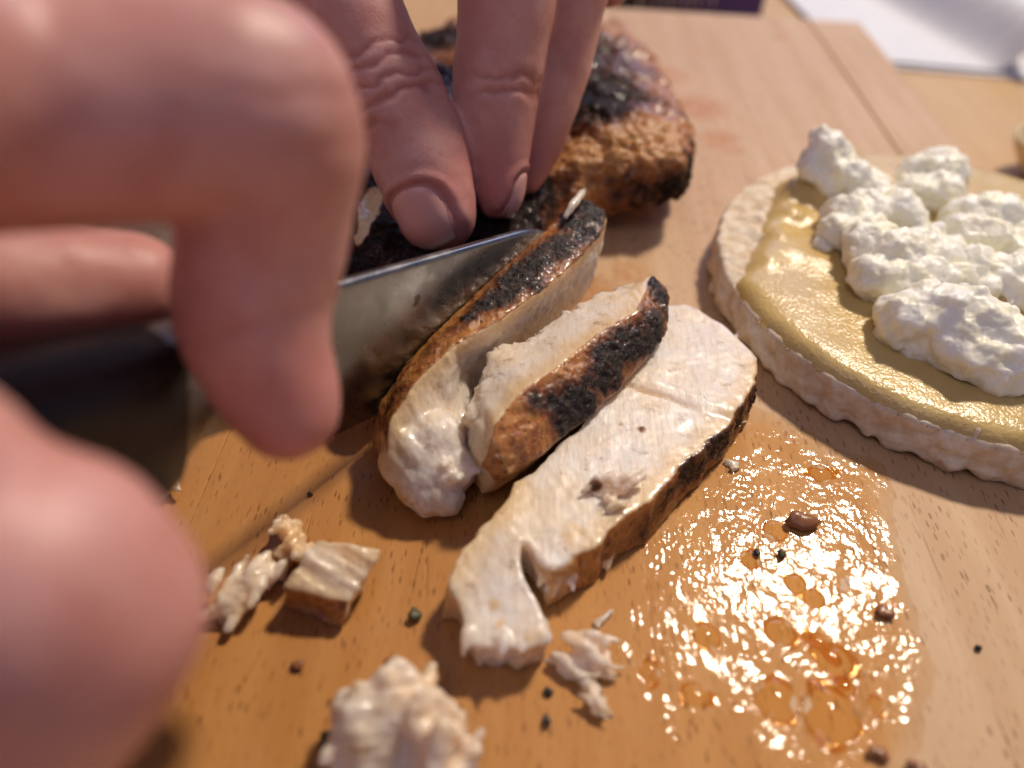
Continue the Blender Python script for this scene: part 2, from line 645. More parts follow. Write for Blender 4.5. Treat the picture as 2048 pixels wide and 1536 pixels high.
def wet_mat(name, tint, rough=0.07, bump_mm=0.0):
    m = Mat(name)
    tr = m.node("ShaderNodeBsdfTransparent")
    if bump_mm:
        m.link(m.mix(m.attr("thick"), (1.0, 0.985, 0.96), tint), tr.inputs[0])
    else:
        tr.inputs[0].default_value = tint + (1,)
    gl = m.node("ShaderNodeBsdfGlossy")
    gl.inputs["Roughness"].default_value = rough
    fr = m.node("ShaderNodeLayerWeight")
    fr.inputs[0].default_value = 0.5
    fac = m.math('MULTIPLY_ADD', m.math('POWER', fr.outputs["Facing"], 5.0), 0.9, 0.035)
    if bump_mm:
        b = m.bump(m.noise(0.62, 3, 0.6, m.coord((1.0, 0.65, 1.0))), 0.9, bump_mm)
        m.link(b, gl.inputs["Normal"])
        m.link(b, fr.inputs["Normal"])
    mx = m.node("ShaderNodeMixShader")
    m.link(fac, mx.inputs[0])
    m.link(tr.outputs[0], mx.inputs[1])
    m.link(gl.outputs[0], mx.inputs[2])
    m.link(mx.outputs[0], m.out.inputs["Surface"])
    m.n.remove(m.b)
    return m.m


MAT_FILM = wet_mat("meat_juice", (0.965, 0.82, 0.61), 0.08, 0.03)
MAT_DROP = wet_mat("juice_drop", (0.94, 0.75, 0.46), 0.03)

# ================================================================== SETTING
TZ = -2.0
V, F = box((-60, -30, TZ - 3), (90, 110, TZ))
o = obj("table", V, F, MAT_TABLE, smooth=False, kind="structure")

# cutting board: planks glued side by side
board = empty("cutting_board", (0, 15, TZ), "beech wood cutting board wet with meat juice under the chicken", "cutting board")
XR, XS, YF = at(1720, 45)[0], at(1705, 170)[0], at(1500, 31)[1]


def plank(x0, x1, y0, y1):
    nx, ny = max(2, int((x1 - x0) / 0.25)), int((y1 - y0) / 0.25)
    xs, ys = np.linspace(x0 + 0.07, x1 - 0.07, nx), np.linspace(y0 + 0.07, y1 - 0.07, ny)
    gx, gy = np.meshgrid(xs, ys)
    V = np.stack([gx.ravel(), gy.ravel(), np.zeros(gx.size)], 1)
    idx = np.arange(gx.size).reshape(ny, nx)
    F = np.stack([idx[:-1, :-1].ravel(), idx[:-1, 1:].ravel(), idx[1:, 1:].ravel(), idx[1:, :-1].ravel()], 1).tolist()
    rim = list(idx[0, :]) + list(idx[1:, -1]) + list(idx[-1, -2::-1]) + list(idx[-2:0:-1, 0])
    V = V.tolist()
    cx, cy = (x0 + x1) / 2, (y0 + y1) / 2
    rings = [rim]
    for off, z in ((0.045, -0.02), (0.07, -0.07), (0.07, TZ + 0.004)):
        ring = []
        for i in rim:
            x, y, _ = V[i]
            x2 = x + off * (1 if x > x1 - 0.1 else -1 if x < x0 + 0.1 else 0)
            y2 = y + off * (1 if y > y1 - 0.1 else -1 if y < y0 + 0.1 else 0)
            ring.append(len(V))
            V.append([x2, y2, z])
        rings.append(ring)
    n = len(rim)
    for a, b in zip(rings[:-1], rings[1:]):
        for i in range(n):
            F.append([a[i], b[i], b[(i + 1) % n], a[(i + 1) % n]])
    return np.array(V), F


STAINS = [(at(1400, 215), 1.3, 0.9), (at(1440, 280), 0.9, 0.9), (at(1330, 150), 1.2, 0.8), (at(1560, 75), 0.35, 0.8), (at(1400, 105), 0.3, 0.6),
          (at(1180, 590), 1.0, 0.9), (at(1260, 545), 0.6, 0.7), (at(1470, 300), 0.5, 0.6)]
for x0, x1 in ((-18.0, XS), (XS + 0.03, XR)):
    V, F = plank(x0, x1, -8.0, YF)
    stn = np.zeros(len(V))
    for p, r, a in STAINS:
        stn = np.maximum(stn, a * (1 - sstep(0.35 * r, r, np.hypot(V[:, 0] - p[0], V[:, 1] - p[1]))))
    obj("plank", V, F, MAT_BOARD, board, {"stain": stn}, smooth=False)

# ================================================================== CHICKEN
def char_field(V, blobs, grow=1.0):
    c = np.ones(len(V))
    for p, r, a in blobs:
        d = np.linalg.norm(V - np.asarray(p), axis=1)
        c = c * (1 - min(a, 0.98) * (1 - sstep(0.25 * r, r * grow, d)))
    return 1 - c


def dress(V, F, skin, char, crust, seed, fib=None, fib_amp=0.02, lump=0.03):
    """noise relief: fibres on the cut faces, crust on skin, rough char."""
    N = normals(V, F)
    cut = 1 - skin
    d = lump * fbm(V * 1.6, seed, 3)
    d = d + skin * (0.06 * fbm(V * 3.5, seed + 3, 4)) + crust * (0.13 * (0.45 - worley(V * 3.6, seed + 9)) + 0.09 * fbm(V * 6, seed + 7, 3))
    d = d + char * (0.10 * fbm(V * 5.5, seed + 5, 4, 0.65) + 0.06 * np.clip(fbm(V * 9, seed + 6, 2), 0, 1) + 0.02)
    if fib is not None:
        f = np.asarray(fib, float)
        f = f / np.linalg.norm(f)
        a = np.cross(f, [0, 0, 1.0])
        a /= max(np.linalg.norm(a), 1e-6)
        b = np.cross(f, a)
        Q = np.stack([V @ f * 0.9, V @ a * 6, V @ b * 6], 1)
        d = d + cut * fib_amp * fbm(Q, seed + 11, 3)
        d = d + cut * 0.006 * fbm(V * 8, seed + 12, 2)
    return V + N * d[:, None]


def chicken(name, soup, voxel, sm, blobs, crusts, seed, label, fib=None, fib_amp=0.03, pale=(), lump=0.03, warp=None, skinblur=6, mat=None, tans=()):
    V, F = remesh(soup.V, soup.F, voxel, sm)
    sk = nearest_tag(V, soup)
    sk = blur(sk, F, skinblur)
    for p, r in pale:
        sk = np.minimum(sk, sstep(0.5 * r, r, np.linalg.norm(V - np.asarray(p), axis=1)))
    for p, r, a in tans:
        sk = np.maximum(sk, a * (1 - sstep(0.2 * r, r, np.linalg.norm(V - np.asarray(p), axis=1))) * (0.75 + 0.5 * fbm(V * 4, seed, 2)))
    ch = char_field(V, blobs, 1.9)
    cr = char_field(V, crusts) if crusts else np.zeros(len(V))
    if warp is not None:
        V = warp(V)
    gold = skin_near(V, soup)
    V = dress(V, F, sk, ch * sstep(0.2, 0.6, sk), cr, seed, fib, fib_amp, lump)
    V[:, 2] = np.maximum(V[:, 2], 0.02)
    return obj(name, V, F, mat or MAT_CHICKEN, None, {"skin": sk, "char": ch * sstep(0.10, 0.45, sk), "crust": cr, "gold": gold}, label=label,
               cat="chicken")


# --- knife frame
KN = at(680, 562, 4.0)
KT = at(1115, 440, 2.2)
kd = (KT - KN) / np.linalg.norm(KT - KN)          # along the spine, towards the tip
kh = np.array([kd[0], kd[1], 0]) / np.hypot(kd[0], kd[1])
kn = np.array([kh[1], -kh[0], 0])                  # near side normal (towards camera right)
ku = np.cross(kn, kd)
ku = ku if ku[2] > 0 else -ku


def onblade(px, py, off=0.06):
    v = ray(px, py)
    q = KN + kn * off
    return CAM + v * (np.dot(q - CAM, kn) / np.dot(v, kn))


# --- front slice, lying on its side with the cut face up
top3 = [(1330, 612, 0), (1380, 612, 0), (1440, 648, 0), (1500, 700, 0), (1517, 735, 0.6), (1503, 785, 1), (1462, 845, 1), (1408, 895, 1), (1352, 945, 1),
        (1300, 1000, 1), (1240, 1040, 1), (1200, 1085, 0.75), (1150, 1115, 0.55), (1105, 1140, 0.5), (1075, 1120, 0.3), (1050, 1080, 0.0),
        (1036, 1085, 0), (1050, 1150, 0), (1080, 1225, 0.2), (1097, 1285, 0.4), (1045, 1305, 0.3), (985, 1290, 0.0), (945, 1298, 0),
        (928, 1255, 0.1), (915, 1205, 0.3), (898, 1172, 0.5), (925, 1105, 0.9), (970, 1050, 1), (1008, 1010, 1), (1030, 965, 0.7),
        (1080, 930, 0), (1150, 860, 0), (1220, 780, 0), (1290, 690, 0)]
s = Soup()
zt = 1.0
TP, BP, TG = [], [], []
for px, py, t in top3:
    z = zt - 0.30 * sstep(1050, 1300, py) - 0.1 * sstep(1300, 1500, px)
    p = at(px, py, z)
    TP.append(p)
    BP.append(np.array([p[0], p[1], 0.02]))
    TG.append(t)
# finer, slightly ragged outline
TP2, TG2 = [], []
for i in range(len(TP)):
    a_, b_ = TP[i], TP[(i + 1) % len(TP)]
    k_ = max(1, int(np.linalg.norm(b_ - a_) / 0.13))
    for j in range(k_):
        TP2.append(a_ + (b_ - a_) * j / k_)
        TG2.append(TG[i] + (TG[(i + 1) % len(TP)] - TG[i]) * j / k_)
TP = np.array(TP2)
TP[:, 0] += 0.10 * fbm(TP * 2.2, 3, 3) + 0.07 * fbm(TP * 8, 4, 2)
TP[:, 1] += 0.10 * fbm(TP * 2.2 + 40, 5, 3) + 0.07 * fbm(TP * 8 + 40, 6, 2)
TG = TG2
BP = TP.copy()
BP[:, 2] = 0.02
n = len(TP)
cb = BP.mean(0)
for i in range(n):
    v = BP[i] - cb
    BP[i] -= 0.06 * v / np.linalg.norm(v) * (1 if TG[i] < 0.5 else -2.6)
s.add(TP, [list(range(n))], 0.0)
s.add(BP, [list(range(n))[::-1]], 0.6)
for i in range(n):
    j = (i + 1) % n
    s.add([TP[i], TP[j], BP[j], BP[i]], [[0, 1, 2, 3]], (TG[i] + TG[j]) / 2)
for i in range(24):
    u = rng.uniform()
    a_, b_, o_ = [((925, 1290), (1050, 1312), (-4, 26)), ((1120, 1150), (1235, 1095), (-6, 40)), ((1075, 1125), (1115, 1160), (-8, 34)), ((1000, 1012), (905, 1165), (-16, 8)), ((1370, 612), (1500, 700), (8, -8)), ((1085, 1240), (1098, 1290), (10, 6))][i % 6]
    px, py = a_[0] + (b_[0] - a_[0]) * u, a_[1] + (b_[1] - a_[1]) * u
    z_ = rng.uniform(0.25, 0.7)
    s.chain([at(px - o_[0], py - o_[1], z_ + 0.06), at(px, py, z_), at(px + o_[0] * rng.uniform(.3, 1.2), py + o_[1] * rng.uniform(.3, 1.2), max(z_ - rng.uniform(.0, .25), .06))], [0.10, 0.085, 0.04], 0.06)
bl3 = []
for px, py, z, r, a in [(1512, 800, .6, .34, 1), (1492, 850, .6, .36, 1), (1462, 895, .6, .40, 1.05), (1430, 940, .6, .42, 1.1), (1405, 985, .6, .42, 1.1), (1385, 1030, .6, .42, 1.1),
                        (1365, 1070, .5, .45, 1.05), (1330, 1090, .4, .40, .98), (1440, 890, .85, .3, 1), (1390, 945, .85, .3, 1), (1355, 1000, .8, .3, .9), (1310, 1060, .6, .22, .6), (1215, 1090, .7, .12, .9), (1212, 1055, .8, .1, .9), (1240, 1110, .4, .2, .45),
                        (1280, 1120, .3, .3, .5), (1285, 860, 1.0, .10, .45)]:
    bl3.append((at(px, py, z), r, a))
f3 = at(1400, 1050, 1) - at(1150, 800, 1)


def crack3(V):
    # the groove that runs across the cut face
    a, b = at(1245, 768, 0.95), at(1405, 822, 0.95)
    d = b[:2] - a[:2]
    L = np.linalg.norm(d)
    d /= L
    t = (V[:, :2] - a[:2]) @ d
    c = (V[:, :2] - a[:2]) @ np.array([-d[1], d[0]]) + 0.03 * np.sin(t * 5)
    g = np.exp(-(c / 0.035) ** 2) * sstep(-0.2, 0.3, t) * (1 - sstep(L - 0.5, L, t)) * sstep(0.6, 0.85, V[:, 2])
    V = V.copy()
    V[:, 2] -= 0.16 * g
    # the upper plate sits a touch higher
    V[:, 2] += 0.05 * sstep(0, 0.3, c) * sstep(0.6, 0.85, V[:, 2])
    # ragged torn ends
    return V


def torn(V, seed, amp, zone):
    m_ = char_field(V, zone)
    Q = V * np.array([5, 5, 2.5])
    V = V.copy()
    V[:, 0] += m_ * amp * fbm(Q, seed, 3)
    V[:, 1] += m_ * amp * fbm(Q + 50, seed + 1, 3)
    return V


z3 = [(at(1000, 1300, .4), 0.7, 1), (at(1150, 1180, .4), 0.8, 1), (at(1380, 625, .7), 0.5, .6), (at(1250, 1150, .2), .4, .6)]
chicken("chicken_slice", s, 0.038, 3, bl3, [], 21,
        "flat chicken slice, white cut face up, charred rim towards the juice", f3, 0.012,
        warp=lambda V: torn(crack3(V), 31, 0.17, z3), skinblur=5,
        tans=[(at(1150, 1075, .95), .45, .55), (at(1110, 1150, .7), .4, .5), (at(1200, 1130, .6), .5, .5), (at(990, 1210, .75), .22, .5), (at(1070, 1275, .65), .3, .55), (at(1285, 858, 1.0), .14, .75), (at(955, 1150, .8), .25, .45), (at(1000, 1250, .7), .16, .6)])


# --- middle slice, tipped over so the charred skin faces the camera
def loft(secs, tags):
    """secs: list of rings of equal length; tags: per ring edge."""
    s = Soup()
    k = len(secs[0])
    for a, b in zip(secs[:-1], secs[1:]):
        for i in range(k):
            j = (i + 1) % k
            s.add([a[i], a[j], b[j], b[i]], [[0, 1, 2, 3]], tags[i])
    s.add(secs[0], [list(range(k))[::-1]], tags[k] if len(tags) > k else 0)
    s.add(secs[-1], [list(range(k))], tags[k] if len(tags) > k else 0)
    return s


E2 = [((1292, 556, 1.7), (1307, 547, 1.75), (1338, 598, 1.35)), ((1215, 580, 1.7), (1272, 622, 1.95), (1336, 662, 1.3)),
      ((1130, 622, 1.65), (1190, 672, 2.0), (1272, 742, 1.25)), ((1052, 680, 1.6), (1108, 738, 2.0), (1198, 815, 1.2)),
      ((985, 692, 1.55), (1040, 785, 1.95), (1132, 868, 1.15)), ((953, 775, 1.5), (988, 850, 1.8), (1078, 915, 1.1)),
      ((930, 825, 1.45), (975, 905, 1.5), (1022, 952, 1.0)), ((935, 880, 1.1), (958, 935, 1.1), (992, 962, 0.9))]
secs = []
for e, f, g in E2:
    Ep, Fp, Gp = at(*e), at(*f), at(*g)
    mid = (Ep + Fp) / 2 + np.array([0, 0, 0.05])
    fg = (Fp + Gp) / 2 + np.array([0.06, -0.03, 0.06])
    Gb = np.array([Gp[0] - 0.25, Gp[1] + 0.1, max(Gp[2] - 0.55, 0.1)])
    Eb = np.array([Ep[0] + 0.1, Ep[1] - 0.05, 0.08])
    secs.append([Ep, mid, Fp, fg, Gp, Gb, Eb])
s = loft(secs, [0, 0, 1, 1, 0.5, 0.3, 0, 0.4])
bl2 = []
for px, py, z, r, a in [(1300, 575, 1.7, .3, 1.1), (1325, 610, 1.5, .36, 1.1), (1310, 650, 1.6, .36, 1.15), (1275, 680, 1.65, .38, 1.15), (1240, 700, 1.7, .38, 1.15), (1205, 725, 1.7, .34, 1.15),
                        (1225, 755, 1.5, .32, 1.1), (1175, 760, 1.6, .20, .75), (1155, 800, 1.6, .38, 1.1), (1185, 815, 1.35, .3, 1.05), (1110, 800, 1.8, .26, 1.0), (1135, 845, 1.4, .3, 1.05), (1075, 797, 1.9, .2, 1.0),
                        (1320, 690, 1.4, .3, .9)]:
    bl2.append((at(px, py, z), r, a))
f2 = at(1200, 690, 2) - at(1130, 622, 1.7)
z2 = [(at(960, 770, 1.5), 0.7, 1), (at(1060, 670, 1.6), 0.6, .9), (at(940, 850, 1.3), 0.5, 1), (at(1220, 585, 1.7), .6, .7), (at(1140, 618, 1.65), .6, .8), (at(1000, 700, 1.55), .5, .8)]
chicken("chicken_slice", s, 0.038, 4, bl2, [(at(1000, 930, 1.3), 0.5, .5)], 41,
        "tipped chicken slice with blackened glossy skin, between the knife and the flat front slice", f2, 0.022,
        warp=lambda V: torn(V, 51, 0.26, z2), skinblur=6)

# --- slice being cut, standing against the blade
A1 = [(1150, 392, 2.5), (1116, 433, None), (1010, 530, None), (890, 643, None), (815, 722, None), (760, 800, None), (742, 880, None), (765, 935, None)]
B1 = [(1212, 425, 2.3), (1208, 462, 2.25), (1130, 545, 2.25), (1010, 635, 2.15), (905, 695, 2.0), (830, 765, 1.8), (775, 850, 1.45), (775, 925, 1.0)]
C1 = [(1205, 470, 1.75), (1190, 548, 1.35), (1130, 615, 1.0), (1040, 690, 0.7), (945, 790, 0.4), (960, 850, 0.6), (965, 905, 0.6), (935, 975, 0.35)]
secs = []
for i, (a, b, c) in enumerate(zip(A1, B1, C1)):
    Ap = at(*a) if a[2] is not None else onblade(a[0], a[1], 0.05)
    Bp, Cp = at(*b), at(*c)
    mid = (Ap + Bp) / 2 + np.array([0, 0, 0.10])
    bc = (Bp + Cp) / 2 + kn * 0.03
    zb = [1.3, 0.9, 0.4, 0.06, 0.05, 0.05, 0.05, 0.05][i]
    Cb = Cp + np.array([-0.05, 0.05, 0])
    Cb[2] = min(zb, Cp[2] - 0.02)
    Ab = Ap.copy()
    Ab[2] = zb
    secs.append([Ap, mid, Bp, bc, Cp, Cb, Ab])
s = loft(secs, [1, 1, 0, 0, 0.1, 0.6, 0, 0.5])
# the fibrous lobe at the near end
for px, py, z, r in [(808, 925, .7, .46), (845, 950, .6, .5), (880, 955, .55, .5), (905, 935, .6, .46), (860, 985, .42, .42), (890, 995, .36, .36), (820, 895, .85, .5), (870, 885, .85, .58), (850, 920, .7, .58), (835, 970, .5, .4)]:
    s.ball(at(px, py, z), r)
for i in range(16):
    u = rng.uniform()
    px, py = 850 + 80 * u, 1012 - 20 * u
    s.chain([at(px - 8, py - 40, .5), at(px, py - 5, .35), at(px + rng.uniform(0, 14), py + rng.uniform(5, 22), .2)], [0.12, 0.09, 0.04], 0.06)
for i in range(20):
    px, py = rng.uniform(880, 965), rng.uniform(830, 960)
    z_ = rng.uniform(.7, 1.0)
    s.chain([at(px, py, z_), at(px + rng.uniform(-12, 20), py + rng.uniform(-12, 12), z_ + .15)], [0.14, 0.06], 0.06)
bl1 = []
for px, py, z, r, a in [(1180, 410, 2.5, .5, 1.2), (1150, 425, 2.45, .45, 1.2), (1165, 455, 2.4, .4, 1.0), (1120, 490, 2.35, .42, 1.0), (1070, 520, 2.3, .42, 1.1), (1020, 545, 2.3, .38, 1.1),
                        (1060, 560, 2.3, .3, 1.0), (1000, 590, 2.2, .34, 1.05), (965, 600, 2.2, .3, .9), (935, 628, 2.1, .2, 1.05), (905, 655, 2.0, .2, .6), (860, 690, 1.95, .3, .45), (800, 780, 1.7, .3, .4)]:
    bl1.append((at(px, py, z), r, a))
z1 = [(at(890, 990, .4), 0.5, 1), (at(950, 880, .6), .5, 1)]
f1 = at(905, 1000, .4) - at(840, 900, .8)
pl = [(at(880, 930, .9), .62), (at(840, 925, .85), .36), (at(890, 985, .5), .4)]
chicken("chicken_slice", s, 0.038, 7, bl1, [], 61,
        "chicken slice being cut off, standing against the near face of the knife blade", f1, 0.06, pale=pl,
        warp=lambda V: torn(V, 71, 0.16, z1), skinblur=7, tans=[(at(800, 985, .5), .45, .5), (at(870, 1025, .3), .3, .5)])

# --- the remaining breast under the holding hand
bp = [(-5.2, 11.6), (-4.2, 10.6), (-3.2, 10.35)]
c0 = KN[:2] - kn[:2] * 0.16
for t in (0.0, 0.25, 0.5, 0.75, 1.0):
    q = c0 + kh[:2] * (0.4 + t * 5.6)
    bp.append(tuple(q))
bp += [tuple(at(1120, 400, 1.3)[:2]), tuple(at(1220, 398, 1.1)[:2]), tuple(at(1300, 398, 1.1)[:2]), tuple(at(1365, 392, 1.1)[:2]), tuple(at(1386, 320, 1.3)[:2]), tuple(at(1384, 270, 1.4)[:2]),
       tuple(at(1370, 215, 1.3)[:2]), tuple(at(1345, 170, 1.2)[:2]), tuple(at(1300, 115, 1.2)[:2]), tuple(at(1250, 45, 1.2)[:2]), (3.2, 29.5), (0.5, 30.5), (-3, 29), (-5.5, 25), (-6.5, 20), (-6.3, 15)]
bp = np.array(bp)
# dense ring by linear subdivision
ring = []
for i in range(len(bp)):
    a, b = bp[i], bp[(i + 1) % len(bp)]
    k = max(1, int(np.linalg.norm(b - a) / 0.6))
    for j in range(k):
        ring.append(a + (b - a) * j / k)
ring = np.array(ring)
cen = np.array([-0.8, 20.0])
s = Soup()
levels = [(0.90, 0.0, 'b'), (0.985, 0.35, 's'), (1.0, 0.8, 's'), (0.985, 1.15, 's'), (0.93, 1.5, 's'), (0.82, 1.8, 's'), (0.6, 2.05, 's'), (0.3, 2.2, 's')]
rv, rf, rt = [], [], []
for sc_, zz, _ in levels:
    for q in ring:
        v = cen + (q - cen) * sc_
        right = sstep(0.5, 4.0, q[0]) * (1 - sstep(18.5, 24, q[1]))      # the lobe that lifts off the board
        lift = 0.75 * right
        z = zz + lift * (1 - zz / 2.4)
        if zz > 1:
            z += 0.35 * right
        rv.append((v[0], v[1], max(z, 0.03)))
k = len(ring)
for L in range(len(levels) - 1):
    for i in range(k):
        rf.append([L * k + i, L * k + (i + 1) % k, (L + 1) * k + (i + 1) % k, (L + 1) * k + i])
rf.append(list(range(k))[::-1])
rf.append(list(range((len(levels) - 1) * k, len(levels) * k)))
s.add(rv, rf, 1.0)
blb = []
for px, py, z, r, a in [(1200, 60, 2.6, 1.6, .85), (1180, 120, 2.7, 1.5, .9), (1235, 150, 2.6, 1.3, .8), (1150, 170, 2.7, 1.3, .9), (1210, 205, 2.6, .9, .75), (1130, 215, 2.6, .9, .8), (1290, 120, 2.2, .8, .35), (1320, 200, 2.2, .8, .3), (860, 40, 2.4, 1.6, 1.1),
                        (830, 150, 2.4, 1.5, 1.1), (1110, 360, 2.0, .8, 1.2), (1070, 400, 2.0, .8, 1.2), (1150, 385, 1.9, .55, 1.1), (1010, 440, 2.0, .9, 1.2), (940, 470, 2.0, 1.0, 1.2), (840, 510, 2.0, 1.1, 1.2), (760, 480, 2.0, 1.2, 1.2), (720, 540, 2.0, 1.0, 1.2),
                        (1375, 340, 1.5, .5, .9), (1380, 250, 1.6, .35, 1), (1330, 385, 1.3, .6, .75), (1360, 380, 1.2, .5, 1.0), (1250, 385, 1.2, .6, .7), (1375, 290, 1.7, .3, .7),
                        (700, 400, 2.0, 1.2, 1.1), (960, 30, 2.5, 1.5, .9)]:
    blb.append((at(px, py, z), r, a))
crb = [(at(1230, 290, 2.3), 1.9, 1.0), (at(1310, 280, 2.1), 1.5, 1.0), (at(1150, 300, 2.3), 1.4, .8), (at(1330, 330, 1.8), 1.0, 1.0), (at(1300, 190, 2.1), 1.2, .5)]
chicken("chicken_breast", s, 0.055, 3, blb, crb, 81,
        "rest of the charred roast chicken breast held down by fingers behind the knife", None, 0.0,
        pale=[(at(740 - 34 * k * k / 144, 378 + 8 * k, 2.1), .34) for k in range(13)], lump=0.24, skinblur=1, mat=MAT_CHICKEN_DULL,
        warp=lambda V: V + np.stack([0.42 * fbm(V * 0.55, 301, 3), 0.42 * fbm(V * 0.55 + 9, 302, 3), 0.38 * fbm(V * 0.7 + 5, 303, 3) * sstep(0.5, 1.4, V[:, 2])], 1) * sstep(0.3, 1.6, (KN[:2] - V[:, :2]) @ kn[:2])[:, None])
# torn sliver of skin curling beside the knife tip
s = Soup()
s.chain([at(1132, 432, 2.55), at(1145, 412, 2.65), at(1160, 392, 2.7), at(1168, 380, 2.6)], [0.06, 0.10, 0.09, 0.05], 0.05)
V, F = remesh(s.V, s.F, 0.03, 3)
obj("chicken_shred", V + normals(V, F) * (0.03 * fbm(V * 6, 5, 2))[:, None], F, MAT_CHICKEN, None,
    {"skin": np.full(len(V), 0.18), "char": np.zeros(len(V)), "crust": np.zeros(len(V))},
    label="pale shred of chicken sticking up beside the knife tip", cat="chicken")

# ================================================================== KNIFE
knife = empty("knife", KN + np.array([0, 0, -3]), "kitchen knife with steel blade and black handle cutting the chicken", "knife")


def kp(s_, u_, n_):
    return KN + kd * s_ + ku * u_ + kn * n_


LT = np.linalg.norm(KT - KN)
prof = []
ns = 44
for i in range(ns + 1):
    t = i / ns
    s_ = -2.9 + (LT + 0.55 + 2.9) * t
    r = max(0, (s_ - (LT - 1.6)) / 2.15)
    top_u = -0.75 * r ** 2.2
    bot_u = -3.0 + 0.0 * t
    rb = max(0, (s_ - (LT - 4.2)) / 4.75)
    bot_u = -3.0 + 2.2 * rb ** 2.2 + 1.1 * (1 - float(sstep(-2.2, 0.1, np.array([s_]))[0]))
    prof.append((s_, top_u, min(bot_u, top_u - 0.02)))
V, F = [], []
for s_, tu, bu in prof:
    th = 0.10
    hgt = tu - bu
    V += [kp(s_, tu - 0.10, th), kp(s_, tu - 0.035, th * .82), kp(s_, tu - 0.004, th * .35), kp(s_, tu, -th * .35), kp(s_, tu - 0.008, -th * .8), kp(s_, tu - 0.035, -th), kp(s_, bu, -0.008), kp(s_, bu, 0.008)]
k = 8
for i in range(ns):
    for j in range(k):
        F.append([i * k + j, i * k + (j + 1) % k, (i + 1) * k + (j + 1) % k, (i + 1) * k + j])
F.append(list(range(k)))
F.append([ns * k + j for j in range(k)][::-1])
bl = obj("blade", V, F, MAT_STEEL, knife, smooth=True)
bl.data.set_sharp_from_angle(angle=math.radians(50))


def prism(sections, name, mat, parent):
    V, F = [], []
    k = 16
    for (s_, uc, hu, hn) in sections:
        for j in range(k):
            a = 2 * math.pi * j / k
            ca, sa = math.cos(a), math.sin(a)
            e = 0.55
            V.append(kp(s_, uc + hu * math.copysign(abs(sa) ** e, sa), hn * math.copysign(abs(ca) ** e, ca)))
    for i in range(len(sections) - 1):
        for j in range(k):
            F.append([i * k + j, i * k + (j + 1) % k, (i + 1) * k + (j + 1) % k, (i + 1) * k + j])
    F.append(list(range(k))[::-1])
    F.append([(len(sections) - 1) * k + j for j in range(k)])
    o_ = obj(name, V, F, mat, parent)
    o_.data.set_sharp_from_angle(angle=math.radians(40))
    return o_


prism([(-14.5, -1.25, 1.0, .7), (-14.0, -1.25, 1.25, .85), (-9, -1.05, 1.12, .80), (-6, -1.1, 1.18, .82), (-4.2, -1.2, 1.27, .78), (-3.4, -1.15, 1.18, .70), (-3.0, -1.08, 1.08, .56), (-2.9, -1.05, 1.02, .46)], "handle", MAT_HANDLE, knife)
prism([(-3.05, -1.0, 1.02, .5), (-2.6, -0.85, .86, .42), (-2.3, -0.75, .72, .22)], "bolster", MAT_STEEL, knife)

# ================================================================== RICE CAKE
RC, RR, RZ = np.array([10.42, 15.22, 0.0]), 5.78, 1.04

s = Soup()
nseg = 96
rings = [(0.0, 0.12), (0.0, 0.0)]
Vd, Fd = [], []
for rr, z in ((RR - 0.34, 0.02), (RR - 0.10, 0.20), (RR - 0.02, RZ - 0.16), (RR - 0.07, RZ - 0.04)):
    for i in range(nseg):
        a = 2 * math.pi * i / nseg
        Vd.append((RC[0] + rr * math.cos(a), RC[1] + rr * math.sin(a), z))
for L in range(3):
    for i in range(nseg):
        Fd.append([L * nseg + i, L * nseg + (i + 1) % nseg, (L + 1) * nseg + (i + 1) % nseg, (L + 1) * nseg + i])
Fd.append(list(range(nseg))[::-1])
Fd.append([3 * nseg + i for i in range(nseg)])
s.add(Vd, Fd)
# puffed grains along the side wall and the bare part of the top (only where the camera could see them)
for i in range(520):
    a = rng.uniform(math.radians(95), math.radians(330))
    z = rng.uniform(0.14, RZ - 0.30)
    r = rng.uniform(0.15, 0.25)
    rr = RR - 0.20 + rng.uniform(-0.05, 0.03)
    s.ball((RC[0] + rr * math.cos(a), RC[1] + rr * math.sin(a), z), r, 10, 6, (0.85, 1.0, 1.25), rand_rot() * 1.0)
for i in range(520):
    a = rng.uniform(math.radians(95), math.radians(265))
    rr = RR - rng.uniform(0.28, 2.6)
    r = rng.uniform(0.16, 0.27)
    s.ball((RC[0] + rr * math.cos(a), RC[1] + rr * math.sin(a), RZ - 0.20 + rng.uniform(-0.06, 0.06)), r, 10, 6, (1.3, 0.9, 0.8), rand_rot())
V, F = remesh(s.V, s.F, 0.05, 6)
N = normals(V, F)
V = V + N * (0.03 * fbm(V * 1.6, 4, 3) + 0.03 * fbm(V * 5, 6, 3) + 0.07 * (0.42 - worley(V * 2.6, 19)))[:, None]
V[:, 2] = np.maximum(V[:, 2], 0.015)
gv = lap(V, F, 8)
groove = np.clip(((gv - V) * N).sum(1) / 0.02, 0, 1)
V[:, 2] = np.where(V[:, 0] + 0.35 * V[:, 1] > 12.3, np.minimum(V[:, 2], RZ + 0.0), V[:, 2])
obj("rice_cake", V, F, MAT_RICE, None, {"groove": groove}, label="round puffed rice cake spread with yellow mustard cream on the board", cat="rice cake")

# --- the yellow spread on top, a thick uneven layer
border = np.array([at(px, py, RZ)[:2] for px, py in [(1755, 280), (1700, 318), (1640, 345), (1585, 350), (1552, 368), (1540, 410), (1526, 450), (1508, 500), (1486, 545), (1464, 585), (1452, 610), (1440, 640), (1400, 680)]])


